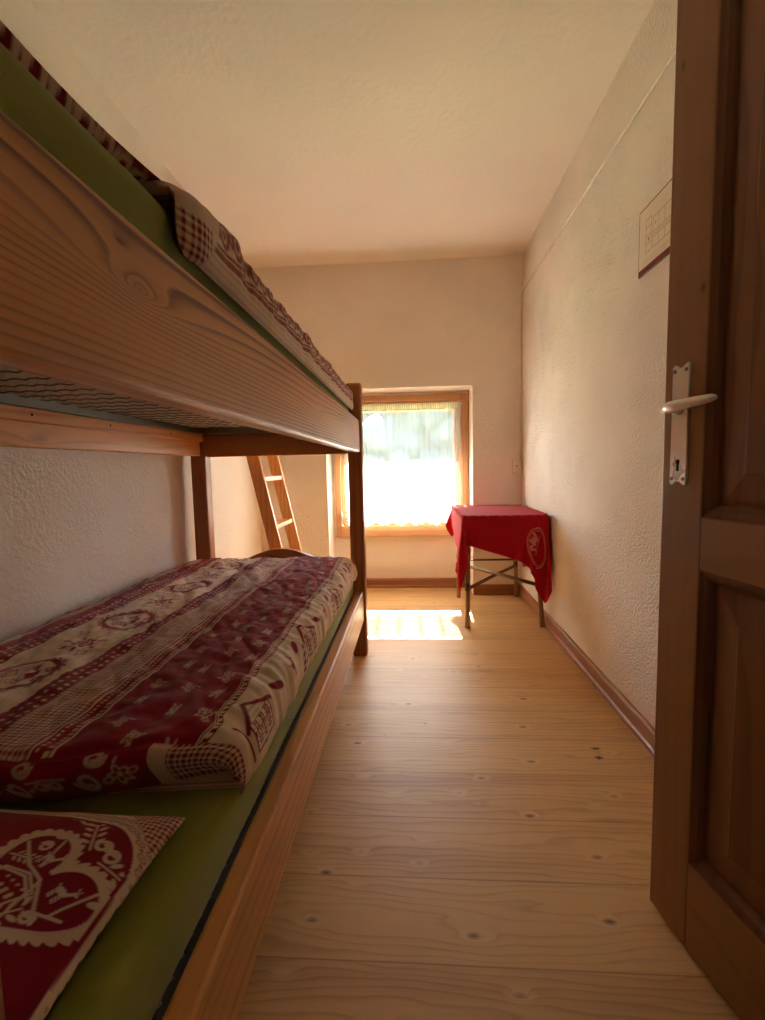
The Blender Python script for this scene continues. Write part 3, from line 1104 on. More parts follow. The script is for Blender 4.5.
def make_duvet(name, prof, zoff, y_near, y_far, skew, bulge, border_x, label, upper=False, n_u=430, n_v=760):
    """prof: cross-section from the room-side hem over the top to the wall side, in (x, z)"""
    pr, su = resample(prof, n_u)
    k0 = int(np.argmin(np.abs(pr[:n_u // 2, 0] - border_x) + 10 * (pr[:n_u // 2, 1] < np.max(pr[:, 1]) - .06)))
    ub = su - su[k0]
    L = y_far - y_near
    end_h = .085
    tot = L + end_h
    sv = np.linspace(0, tot, n_v)
    Uc, Vc = np.meshgrid(ub, sv)
    X = np.repeat(pr[None, :, 0], n_v, 0)
    Zp = np.repeat(pr[None, :, 1], n_v, 0)
    zbot = .418 + .004
    # along the bed: rounded near end (falls to the mattress), rounded far end
    a = np.clip(sv / end_h, 0, 1)
    lift = np.where(sv < end_h, np.sin(a * PI / 2) ** .85, 1.0)
    ycoord = y_near + np.where(sv < end_h, .028 - .040 * np.sin(a * PI) + .0 * a, .028 + (sv - end_h) * (L - .028) / L)
    b = np.clip((tot - sv) / .06, 0, 1)
    lift = lift * (.25 + .75 * np.sin(b * PI / 2))
    sk = np.maximum(skew * (X + .27), -.09)
    fade = sstep(1.2, .2, (ycoord - y_near))[:, None]
    Y = ycoord[:, None] + sk * fade
    lowz = np.minimum(Zp, zbot)
    endk = sstep(0, .13, sv)[:, None]
    lowz = zbot + (lowz - zbot) * endk
    X = X - .035 * (1 - sstep(0, .11, sv))[:, None] * sstep(-.45, -.29, X)
    Z = lowz + (Zp - lowz) * lift[:, None]
    # creases and puckers
    top = sstep(.43, .48, Zp)
    wr = .0095 * vnoise(X * 9, Y * 5, 31 + upper, 3)
    dgl = X * 14 + Y * 9
    wr += .009 * np.abs(vnoise(dgl * .8, Y * 3 - X * 4, 41 + upper, 2))
    wr += .005 * vnoise(X * 26 + Y * 8, Y * 22 - X * 9, 47 + upper, 2)
    Z = Z + wr * top * lift[:, None] + bulge(X, Y) * sstep(.40, .46, Zp) * lift[:, None]
    side = sstep(-.42, -.30, X)
    pk = vnoise(Y * 21 + X * 7, X * 5 + 3, 53 + upper, 2)
    X = X + side * .011 * pk * sstep(.36, .42, Zp)
    Z = Z + side * .008 * vnoise(Y * 26 + X * 10, X * 8, 59 + upper, 2) * top * lift[:, None]
    X = np.where((Zp < .435) & (X > -.36) & (Zp > 0), np.maximum(X, -.2860), X)
    X = np.minimum(X, -.264)
    # crease line where the end is turned over
    Z = Z - .006 * np.exp(-((sv - end_h * .80) / .007) ** 2)[:, None] * top
    X = np.maximum(X, -1.106)
    # keep off the far post and the mattress
    P = np.stack([X, Y, Z + zoff], -1)
    edge = np.where(Vc < end_h * .82, end_h * .82 - Vc + .0005, 0)
    vb = Vc - end_h + y_near
    if not upper:
        m = duvet_pattern(Uc + .035 * 0, vb, edge)
        col = mixc(m)
    else:
        m = duvet_pattern(Uc, vb, edge * 0)
        u2 = -(Uc)
        # room-side border of the upper quilt: rows of curls and stripes on cream
        J = Ink(u2, vb)
        for k in range(40):
            cy = y_near + .05 + k * .046
            sel = J.sel(.122, cy, .05)
            J.add(np.where(sel, np.abs(np.hypot(u2 - .124, vb - cy) - .0135) - .0036, 1))
            J.add(np.where(sel, np.hypot(u2 - .124, vb - cy) - .006, 1))
            J.add(np.where(sel, scroll(u2, vb, .124, cy + .023, .008, 1, .3), 1))
            J.add(np.where(J.sel(.098, cy, .03), np.abs(np.hypot(u2 - .097, vb - cy - .02) - .007) - .0026, 1))
        strp = np.zeros_like(u2)
        for (q, w_) in ((.155, .005), (.145, .002), (.108, .0016), (.086, .0045), (.076, .002), (.066, .0045), (.056, .002), (.040, .004), (.022, .002), (.010, .004)):
            strp = np.maximum(strp, (np.abs(u2 - q) < w_).astype(float))
        mm = np.maximum(J.m * .85, strp * .85)
        mm = np.where(np.mod(u2 / .011, 1) < .35, np.maximum(mm, .25), mm)
        m = np.where(Uc < 0, mm, m)
        # near end is the turned-back plain lining with a checked corner
        lin = sstep(.0, .012, (y_near + .19 + .85 * np.clip(Uc, -.2, .1)) - vb)
        chk = gingham(Uc, vb, .011) * sstep(.050, .040, vb - y_near)
        m = m * (1 - lin) + lin * np.where((Uc < -.135), chk, .16)
        col = mixc(m)
    me = grid_mesh(name, P[:, ::-1], True, col[:, ::-1])
    o = obj(name, me, M_print)
    rebase(o, (-.66, (y_near + y_far) / 2, .418 + zoff))
    tag(o, label, 'duvet', 'burgundy and cream duvets')
    return o

lowprof = [(-.2925, .4230), (-.2865, .412), (-.2830, .404), (-.2770, .414), (-.2765, .446), (-.286, .480), (-.318, .500), (-.40, .508), (-.55, .512), (-.70, .510), (-.85, .508), (-.98, .510), (-1.05, .505), (-1.092, .480), (-1.082, .440), (-1.04, .4225)]
make_duvet('duvet', lowprof, 0, .725, 2.262, .30, lambda X, Y: .0 * X, -.326, 'burgundy duvet with printed chalets and flowers spread on the lower bunk')
def bulge_u(X, Y):
    return .022 * np.exp(-((Y - .765) / .08) ** 2) * np.exp(-((X + .32) / .13) ** 2)
upprof = [(-.2925, .4230), (-.2855, .385), (-.2825, .362), (-.2735, .378), (-.272, .422), (-.280, .442), (-.314, .456), (-.40, .464), (-.55, .472), (-.70, .474), (-.85, .476), (-.98, .474), (-1.05, .466), (-1.088, .452), (-1.078, .430), (-1.04, .4225)]
make_duvet('duvet', upprof, .841, .598, 2.262, .0, bulge_u, -.385, 'bunched duvet with pale patterned border on the upper bunk', True)

# ----------------------------------------------------------------- pillows
def make_pillow(x0, x1, y0, y1, zb, h, label, seed, side=.006, n_u=330, n_v=330):
    def half(sign):
        u = np.linspace(-1, 1, n_u)
        v = np.linspace(-1, 1, n_v)
        U, V = np.meshgrid(u, v)
        # pulled-in sides, pointed corners
        sx = 1 - .045 * (1 - V * V)
        sy = 1 - .07 * (1 - U * U)
        X = (x0 + x1) / 2 + (x1 - x0) / 2 * U * sx
        Y = (y0 + y1) / 2 + (y1 - y0) / 2 * V * sy
        f = np.clip((1 - np.abs(U) ** 2.4) * (1 - np.abs(V) ** 2.4), 0, 1) ** .55
        if sign > 0:
            Z = zb + .018 + h * f + .004 * vnoise(X * 12, Y * 12, seed, 3) * np.clip(f * 3, 0, 1)
        else:
            Z = zb + .018 - .016 * np.clip(f * 4, 0, 1)
        return X, Y, Z, U, V
    X, Y, Z, U, V = half(1)
    # printed pattern in the plane of the case, measured from its room-side far corner
    dx, dy = x1 - .012 - X, y1 - .012 - Y
    I = Ink(X, Y)
    r = .075
    qx, qy = np.maximum(r - (dx - side), 0), np.maximum(r - (dy - .034), 0)
    inner = np.minimum(np.where((qx > 0) & (qy > 0), r - np.hypot(qx, qy), np.minimum(dx - side, dy - .034)), np.minimum(dx - side, dy - .034))
    m = sstep(-.001, .001, inner)
    # cream border with a double row of rings and dots
    per = (np.arctan2(qy + 1e-9, qx + 1e-9)) * .07 + np.where(dy < dx, X, -Y + .9)
    along = np.where(dx > dy, dx, -dy)
    K = Ink(along, -inner)
    for row, off in ((.009, 0.0), (.019, .5)):
        w = np.mod(along / .016 + off, 1) - .5
        ring = np.abs(np.hypot(w * .016, -inner - row) - .0040) - .0008
        K.add(ring)
        K.add(np.hypot(w * .016, -inner - row) - .0014)
        w2 = np.mod(along / .016 + off + .5, 1) - .5
        K.add(np.hypot(w2 * .016, -inner - row) - .0021)
    m = np.where(inner < 0, K.m * .8, m)
    chk = gingham(X, Y, .0066)
    cor = (dx + dy < .062) | (inner < -.030)
    m = np.where(cor & (inner < -.005), chk, m)
    # heart medallion
    A = Ink(X, Y)
    A.aa = .0008
    hp = heart_pts(72)
    hx, hy = A.local(x1 - .100, y1 - .158, .55, .83, .080)
    d = poly_d(hx, hy, hp, True)
    ins = inside(hx, hy, hp)
    th = np.arctan2(hy, hx)
    A.add((d - np.where(ins, .05, .07 + .06 * np.abs(np.sin(th * 21)))) * .080)
    def ink(q):
        A.add(np.where(ins, q, 1) * .080)
    ink(poly_d(hx, hy, [(-.85, .25), (-.35, .10), (.0, .12), (.45, -.1), (.75, .1)]) - .022)
    ink(poly_d(hx, hy, [(.02, .12), (.30, -.45), (.42, -.62)]) - .022)
    ink(poly_d(hx, hy, [(-.5, .62), (-.2, .2)]) - .02)
    ink(poly_d(hx, hy, [(.62, .62), (.6, .0)]) - .02)
    ink(deer(hx, hy, -.28, .34, .20, 1))
    ink(deer(hx, hy, .36, .26, .20, 1))
    ink(ell(hx, hy, .02, .52, .08, .07))
    ink(ell(hx, hy, -.62, .62, .10, .05, .6))
    ink(ell(hx, hy, .74, .52, .10, .05, 1.0))
    ink(poly_d(hx, hy, [(-.52, -.12), (-.16, .06), (.16, -.02), (.08, -.42), (-.22, -.6), (-.45, -.3)], True) - .018)
    ink(poly_d(hx, hy, [(-.6, -.2), (-.16, .0), (.22, -.1)]) - .02)
    for k in range(4):
        ink(np.maximum(np.abs(hx + .34 - k * .12) - .03, np.abs(hy + .30 - k * .02) - .05))
        ink(np.maximum(np.abs(hx + .30 - k * .11) - .02, np.abs(hy + .15 - k * .02) - .02))
    ink(branch(hx, hy, (.10, -.75), (.32, -.18), .3))
    ink(branch(hx, hy, (-.75, .0), (-.42, .16), .3))
    ink(scroll(hx, hy, .48, -.18, .10, 1, .25))
    ink(scroll(hx, hy, -.58, .38, .10, -1, .25))
    ink(posy(hx, hy, -.12, -.72, .1, 2))
    # scrollwork outside the notch
    def out(q):
        A.add(np.where(ins, 1, q) * .080)
    out(scroll(hx, hy, -.10, .98, .13, 1, .22))
    out(scroll(hx, hy, .16, .98, .13, -1, .22))
    out(branch(hx, hy, (-.12, .80), (-.62, 1.12), .3))
    out(branch(hx, hy, (.16, .80), (.80, 1.02), .3))
    out(poly_d(hx, hy, [(.80, 1.02), (1.0, .9), (1.05, .7), (1.15, .6)]) - .025)
    out(poly_d(hx, hy, [(-.62, 1.12), (-.8, 1.0), (-.98, 1.0)]) - .025)
    out(posy(hx, hy, 1.16, .62, .1, 0))
    out(posy(hx, hy, -1.02, 1.0, .09, 0))
    # a second medallion further along the case
    gx, gy = A.local(x1 - .19, y1 - .300, .10, 1.0, .08)
    d2 = poly_d(gx, gy, hp, True)
    A.add((d2 - .05) * .09)
    A.add((chalet(gx, gy + .55, .3, .8)) * .09)
    m = np.where(inner > .004, m * (1 - .92 * A.m), m)
    X2, Y2, Z2, _, _ = half(-1)
    top = np.stack([X, Y, Z], -1)
    bot = np.stack([X2, Y2, Z2], -1)[:, ::-1][::2, ::2]
    col = mixc(m)
    me = grid_mesh('pillow', top, False, col)
    o = obj('pillow', me, M_print)
    # underside joined in the same mesh
    bm = bmesh.new()
    bm.from_mesh(me)
    n = len(bm.verts)
    lay = bm.verts.layers.float_color['Col']
    ids = [[bm.verts.new(bot[j, i]) for i in range(bot.shape[1])] for j in range(bot.shape[0])]
    bx, by = bot[..., 0], bot[..., 1]
    B_ = Ink(bx, by)
    for k in range(14):
        cy = y1 - .02 - k * .03
        B_.add(np.abs(np.hypot(bx - (x1 - .020), by - cy) - .009) - .003)
        B_.add(scroll(bx, by, x1 - .020, cy + .015, .007, 1, .3))
        B_.add(np.abs(bx - (x1 - .038)) - .002)
    bcol = mixc(1 - .85 * B_.m)
    for row, crow in zip(ids, bcol):
        for v_, c_ in zip(row, crow):
            v_[lay] = (*c_, 1)
    for j in range(len(ids) - 1):
        for i in range(len(ids[0]) - 1):
            f = bm.faces.new((ids[j][i], ids[j][i + 1], ids[j + 1][i + 1], ids[j + 1][i]))
            f.smooth = True
    bm.to_mesh(me)
    bm.free()
    rebase(o, ((x0 + x1) / 2, (y0 + y1) / 2, zb))
    tag(o, label, 'pillow', 'burgundy heart pillows')
    return o
make_pillow(-1.00, -.328, .245, .617, .4225, .060, 'burgundy pillow with a cream heart medallion at the head of the lower bunk', 5)
make_pillow(-1.00, -.298, .245, .590, .841 + .4225, .016, 'dark red pillow edge peeking over the near end of the upper bunk', 9, .034)

# ================================================================= ladder leaning on the left wall
lad = thing('ladder', 'wooden ladder with flat rungs leaning on the left wall beyond the bunk', 'ladder')
LA0 = Vector((-.582, 0))          # foot x at z 0
tilt = .212                        # metres of x per metre of height
LH = 2.308
def lad_M(y):
    return Matrix.Translation((LA0.x, y, 0)) @ Matrix.Rotation(-math.atan(tilt), 4, 'Y')
for y in (2.44, 2.80):
    box('stile', -.064, 0, -.013, .013, .016, LH, M_lad_z, lad, .004, 2, lad_M(y))
for k in range(8):
    s = .118 + k * .262
    xs = LA0.x - math.sin(math.atan(tilt)) * s
    zs_ = math.cos(math.atan(tilt)) * s
    box('rung', xs - .066, xs - .006, 2.453, 2.787, zs_ - .012, zs_ + .012, M_lad_y, lad, .003, 2)
rebase(lad, (LA0.x, 2.62, 0))

# ================================================================= cane table and its cloth
TZ = .648
tab = thing('side_table', 'small bamboo cane table in the far right corner', 'table')
tx0, tx1, ty0, ty1 = .272, .735, 2.665, 3.375
box('tabletop', tx0 + .005, tx1 - .005, ty0 + .005, ty1 - .005, TZ - .029, TZ - .001, M_tabletop, tab, .011, 4)
feet = {(0, 0): (.300, 2.700), (1, 0): (.728, 2.715), (0, 1): (.312, 3.345), (1, 1): (.722, 3.365)}
def bamboo_leg(a, b, r):
    bm = bmesh.new()
    pts, rad = [], []
    n = 25
    for k in range(n + 1):
        s = k / n
        p = Vector(a).lerp(Vector(b), s)
        pts.append(p)
        node = min(abs(s - q) for q in (.22, .47, .72, .93))
        rad.append(r * (1 + .18 * math.exp(-(node / .012) ** 2)))
    bm_tube(bm, pts, rad, 12)
    return bm
tops = {(0, 0): (.312, 2.735), (1, 0): (.688, 2.735), (0, 1): (.312, 3.315), (1, 1): (.688, 3.315)}
for k in feet:
    obj('leg', bamboo_leg((*feet[k], 0), (*tops[k], TZ - .03), .0138), M_bamboo, tab, True)
def on_leg(k, z):
    s = z / (TZ - .03)
    a, b = Vector((*feet[k], 0)), Vector((*tops[k], TZ - .03))
    return a.lerp(b, s)
for (k1, k2, dz) in (((0, 0), (1, 1), 0.0), ((1, 0), (0, 1), .016)):
    a, b = on_leg(k1, .225 + dz), on_leg(k2, .225 + dz)
    bm = bmesh.new()
    d = (b - a).normalized() * .02
    bm_tube(bm, [a - d, a.lerp(b, .5) + Vector((0, 0, .004)), b + d], .0108, 10)
    obj('stretcher', bm, M_bamboo_d, tab, True)
for (k1, k2) in (((0, 0), (0, 1)), ((0, 1), (1, 1))):
    a, b = on_leg(k1, .27), on_leg(k2, .27)
    bm = bmesh.new()
    bm_tube(bm, [a, a.lerp(b, .5), b], .007, 8)
    obj('side_stretcher', bm, M_bamboo_d, tab, True)
for k in feet:
    p = on_leg(k, .235)
    bm = bmesh.new()
    bm_tube(bm, [p + Vector((0, 0, -.022)), p + Vector((0, 0, .022))], .0155, 12)
    obj('cane_binding', bm, M_bamboo_d, tab, True)
rebase(tab, ((tx0 + tx1) / 2, (ty0 + ty1) / 2, 0))

# cloth: a small position-based drape over the table top
def drape():
    N = 60
    size = .965
    th = math.radians(-15.0)
    g = np.linspace(-.5, .5, N + 1) * size
    U, V = np.meshgrid(g, g)
    c, s = math.cos(th), math.sin(th)
    cx, cy = (tx0 + tx1) / 2 + .035, (ty0 + ty1) / 2 - .08
    P = np.stack([cx + c * U - s * V, cy + s * U + c * V, np.full_like(U, TZ + .006)], -1)
    P[..., 2] += .0008 * RNG.standard_normal(U.shape)
    vel = np.zeros_like(P)
    h = size / N
    def cons(A, B, L, k):
        d = B - A
        l = np.linalg.norm(d, axis=-1, keepdims=True) + 1e-9
        q = .5 * k * (l - L) / l * d
        return q
    dt = .016
    m = .004
    pin = (P[..., 0] > tx0 + .012) & (P[..., 0] < tx1 - .012) & (P[..., 1] > ty0 + .012) & (P[..., 1] < ty1 - .012)
    P[..., 2] = TZ + m
    P0 = P.copy()
    ex = np.maximum(P[..., 0] - (tx1 + m + .012), 0)
    ey = np.maximum(P[..., 1] - (ty1 + m), 0)
    P[..., 0] -= ex
    P[..., 1] -= ey * .97
    P[..., 2] -= ex + ey
    for it in range(300):
        vel[..., 2] -= 9.8 * dt
        vel *= .965
        Q = P + vel * dt
        for sub in range(14):
            for ax in (0, 1):
                for par in (0, 1):
                    if ax == 0:
                        A, B = Q[par:-1:2], Q[par + 1::2]
                        n = min(len(A), len(B))
                        q = cons(A[:n], B[:n], h, 1.0)
                        Q[par:-1:2][:n] += q
                        Q[par + 1::2][:n] -= q
                    else:
                        A, B = Q[:, par:-1:2], Q[:, par + 1::2]
                        n = min(A.shape[1], B.shape[1])
                        q = cons(A[:, :n], B[:, :n], h, 1.0)
                        Q[:, par:-1:2][:, :n] += q
                        Q[:, par + 1::2][:, :n] -= q
            if sub % 2 == 0:
                for (a, b) in ((np.s_[:-1, :-1], np.s_[1:, 1:]), (np.s_[:-1, 1:], np.s_[1:, :-1])):
                    q = cons(Q[a], Q[b], h * 1.41421, .18)
                    Q[a] += q
                    Q[b] -= q
                for (a, b) in ((np.s_[:-2, :], np.s_[2:, :]), (np.s_[:, :-2], np.s_[:, 2:])):
                    q = cons(Q[a], Q[b], 2 * h, .10)
                    Q[a] += q
                    Q[b] -= q
            # table top block (rounded), legs' envelope, walls
            x, y, z = Q[..., 0], Q[..., 1], Q[..., 2]
            inx = (x > tx0 - m) & (x < tx1 + m + .012)
            iny = (y > ty0 - m) & (y < ty1 + m)
            inb = inx & iny & (z < TZ + m)
            px = np.minimum(x - (tx0 - m), (tx1 + m + .012) - x)
            py = np.minimum(y - (ty0 - m), (ty1 + m) - y)
            pz = (TZ + m) - z
            up = inb & (pz <= np.minimum(px, py) + .015)
            z[up] = TZ + m
            sx_ = inb & ~up & (px <= py)
            sy_ = inb & ~up & (px > py)
            x[sx_] = np.where(x[sx_] > (tx0 + tx1) / 2, tx1 + m + .012, tx0 - m)
            y[sy_] = np.where(y[sy_] > (ty0 + ty1) / 2, ty1 + m, ty0 - m)
            Q[pin] = P0[pin]
            np.minimum(x, XR - .010, out=x)
            np.minimum(y, np.where((x > NR - .02) & (x < 2), YF - .008, YB - .05), out=y)
        nvel = (Q - P) / dt
        fr = (np.abs(Q[..., 2] - (TZ + m)) < .002)
        nvel[fr, 0] *= .5
        nvel[fr, 1] *= .5
        sp = np.linalg.norm(nvel, axis=-1, keepdims=True)
        nvel *= np.minimum(1, 1.5 / (sp + 1e-9))
        vel = nvel
        P = Q
    return P, size
Pc, csize = drape()

def upsample(P, k):
    """cubic (Catmull-Rom) refinement of a grid by k along both axes"""
    def up(A):
        n = A.shape[0]
        E = np.concatenate([2 * A[:1] - A[1:2], A, 2 * A[-1:] - A[-2:-1]])
        t_ = np.arange((n - 1) * k + 1) / k
        i = np.minimum(t_.astype(int), n - 2)
        s = (t_ - i).reshape(-1, *([1] * (A.ndim - 1)))
        p0, p1, p2, p3 = E[i], E[i + 1], E[i + 2], E[i + 3]
        return .5 * ((2 * p1) + (-p0 + p2) * s + (2 * p0 - 5 * p1 + 4 * p2 - p3) * s * s + (-p0 + 3 * p1 - 3 * p2 + p3) * s ** 3)
    return up(up(P).swapaxes(0, 1)).swapaxes(0, 1)
Pf = upsample(Pc, 5)
ng = Pf.shape[0]
g = np.linspace(-.5, .5, ng) * csize
GU, GV = np.meshgrid(g, g)
LOGO = (.262, -.352)     # centre of the round print, in cloth coordinates
I = Ink(GU, GV)
I.aa = .0022
lx, ly = GU - LOGO[0], GV - LOGO[1]
R = np.hypot(lx, ly)
I.add(np.abs(R - .082) - .0026)
I.add(np.abs(R - .072) - .0012)
glyph = {'N': [[(0, 0), (0, 1), (.7, 0), (.7, 1)]], 'A': [[(0, 0), (.4, 1), (.8, 0)], [(.15, .4), (.65, .4)]], 'W': [[(0, 1), (.25, 0), (.5, .8), (.75, 0), (1, 1)]],
         'V': [[(0, 1), (.4, 0), (.8, 1)]], 'J': [[(.6, 1), (.6, .2), (.3, 0), (0, .2)]], 'M': [[(0, 0), (.1, 1), (.5, .3), (.9, 1), (1, 0)]]}
# lettering running up the left half of the print
for ch, ang, sc in (('J', 228, .036), ('M', 198, .042), ('W', 166, .042), ('A', 138, .036)):
    a = math.radians(ang)
    cx, cy = LOGO[0] + .046 * math.cos(a), LOGO[1] + .046 * math.sin(a)
    ux, uy = -(-math.sin(a)), -(math.cos(a))       # reading direction runs up the side
    qx, qy = (GU - cx), (GV - cy)
    X_ = (qx * ux + qy * uy) / sc + .45
    Y_ = (qx * math.cos(a) + qy * math.sin(a)) / sc + .5
    for stroke in glyph[ch]:
        I.add((poly_d(X_, Y_, stroke) - .09) * sc)
I.add(np.abs(lx + .012) - .0016 + 10 * (np.abs(ly) > .05))
RED = np.array(S((196, 24, 42)))
LOGOC = np.array(S((226, 170, 160)))
colr = mixc(I.m * .85, RED, LOGOC)
tc = obj('tablecloth', grid_mesh('tablecloth', Pf, False, colr), M_cloth)
sol = tc.modifiers.new('thickness', 'SOLIDIFY')
sol.thickness = .0016
sol.offset = 0
rebase(tc, ((tx0 + tx1) / 2, (ty0 + ty1) / 2, TZ))
tag(tc, 'red tablecloth with a round white print draped over the corner cane table', 'tablecloth')

# ================================================================= door standing open on the right
A = Vector((.484, .961, 0))
dd = Vector((.17724, -.98417, 0))          # from the free edge towards the hinges
nn = Vector((-.98417, -.17724, 0))         # out of the leaf, into the room
DMW = Matrix(((dd.x, -nn.x, 0, A.x), (dd.y, -nn.y, 0, A.y), (0, 0, 1, 0), (0, 0, 0, 1)))
# door-local frame: +x from free edge to hinge, +y into the leaf (away from the room), z up. The leaf is built in this frame
door = bpy.data.objects.new('door_1', None)
COL.objects.link(door)
struct(door)
DW, DH, DT = .862, 1.985, .040
z_b0 = .010
sw_ = .101
def dbox(name, x0, x1, z0, z1, mat, y0=0.0, y1=DT, bev=.003):
    return box(name, x0, x1, y0, y1, z0, z1, mat, door, bev, 2)
# grain of rails runs along local x
M_door_x = wood('door_pine_x', 'X', S((156, 110, 64)), S((110, 72, 38)), ring=30, wob=1.2, auto=.55, rough=.45, cell=1.8, ringamt=.45)
dbox('stile', 0, sw_, z_b0, DH, M_door_z)
dbox('stile', DW - sw_, DW, z_b0, DH, M_door_z)
for (a, b) in ((z_b0, .184), (.737, .832), (1.865, DH)):
    dbox('rail', sw_, DW - sw_, a, b, M_door_x)
def panel(z0, z1):
    """sunk raised-field panel with sloping borders"""
    x0, x1 = sw_, DW - sw_
    bm = bmesh.new()
    loops = []
    for (ins_, y) in ((0, .018), (.024, .0185), (.026, .0165), (.075, .009), (.077, .008)):
        loops.append([bm.verts.new((xa, y, za)) for (xa, za) in ((x0 + ins_, z0 + ins_), (x1 - ins_, z0 + ins_), (x1 - ins_, z1 - ins_), (x0 + ins_, z1 - ins_))])
    for L0, L1 in zip(loops, loops[1:]):
        for k in range(4):
            bm.faces.new((L0[k], L0[(k + 1) % 4], L1[(k + 1) % 4], L1[k]))
    bm.faces.new(loops[-1])
    back = [bm.verts.new((xa, .030, za)) for (xa, za) in ((x0, z0), (x1, z0), (x1, z1), (x0, z1))]
    bm.faces.new(back[::-1])
    for k in range(4):
        bm.faces.new((back[k], back[(k + 1) % 4], loops[0][(k + 1) % 4], loops[0][k]))
    bmesh.ops.recalc_face_normals(bm, faces=bm.faces)
    obj('panel', bm, M_door_p, door)
    # moulding round the sunk panel
    bm = bmesh.new()
    prof = [(0, .001), (.006, .004), (.012, .006), (.018, .013), (.020, .0175), (0, .0175)]
    cs = [(x0, z0, 1, 1), (x1, z0, -1, 1), (x1, z1, -1, -1), (x0, z1, 1, -1)]
    rings = [[bm.verts.new((cx + sx * p[0], p[1], cz + sz * p[0])) for p in prof] for (cx, cz, sx, sz) in cs]
    for k in range(4):
        A_, B_ = rings[k], rings[(k + 1) % 4]
        for j in range(len(prof)):
            bm.faces.new((A_[j], A_[(j + 1) % len(prof)], B_[(j + 1) % len(prof)], B_[j]))
    bmesh.ops.recalc_face_normals(bm, faces=bm.faces)
    obj('panel_moulding', bm, M_door_g, door)
panel(.184, .737)
panel(.832, 1.865)
# lock plate: long plate with scalloped ends, four screws and a keyhole
bm = bmesh.new()
pts = []
x0, x1, z0, z1 = .0245, .0665, .886, 1.106
pts = [(x0, z0 + .004), (x0 + .004, z0)]
pts += [(x0 + .011, z0 + .002), (x0 + .016, z0 + .006), ((x0 + x1) / 2, z0 + .007), (x1 - .016, z0 + .006), (x1 - .011, z0 + .002)]
pts += [(x1 - .004, z0), (x1, z0 + .004), (x1, z1 - .004), (x1 - .004, z1)]
pts += [(x1 - .011, z1 - .002), (x1 - .016, z1 - .006), ((x0 + x1) / 2, z1 - .007), (x0 + .016, z1 - .006), (x0 + .011, z1 - .002), (x0 + .004, z1), (x0, z1 - .004)]
bm_prism(bm, pts, 'Y', -.004, 0)
bmesh.ops.bevel(bm, geom=[e for e in bm.edges if all(abs(v.co.y + .004) < 1e-5 for v in e.verts)], offset=.0012, segments=2, affect='EDGES')
plate = obj('lock_plate', bm, M_steel, door, label='long steel lock plate')
for (x, z) in ((x0 + .007, z1 - .012), (x1 - .007, z1 - .012), (x0 + .007, z0 + .012), (x1 - .007, z0 + .012)):
    bm = bmesh.new()
    bm_tube(bm, [(x, -.0035, z), (x, -.0052, z)], .0035, 10)
    obj('screw', bm, M_wire_dark, plate)
bm = bmesh.new()
bm_tube(bm, [(.0455, -.0030, .929), (.0455, -.0048, .929)], .0048, 14)
bm_box(bm, .0455 - .0025, .0455 + .0025, -.0048, -.0030, .912, .929)
obj('keyhole', bm, M_black, plate)
# lever handle
bm = bmesh.new()
hz = 1.026
bm_tube(bm, [(.0455, -.003, hz), (.0455, -.012, hz)], .0115, 18)
pts = [(.0455, -.010, hz), (.0455, -.018, hz), (.0462, -.024, hz + .0005), (.050, -.0285, hz + .001), (.060, -.031, hz + .001), (.085, -.032, hz + .0025), (.115, -.031, hz + .004), (.145, -.029, hz + .005), (.154, -.028, hz + .005)]
rad = [.0085, .0085, .0095, .0105, .0105, .0092, .0080, .0068, .004]
n0 = len(bm.verts)
bm_tube(bm, pts, rad, 16)
lever = obj('lever_handle', bm, M_steel, door, True, label='polished lever handle')
door.matrix_world = DMW
for z in (.25, 1.72):
    bm = bmesh.new()
    bm_tube(bm, [(DW + .004, -.004, z - .04), (DW + .004, -.004, z + .04)], .007, 12)
    obj('hinge', bm, M_steel, door, True)

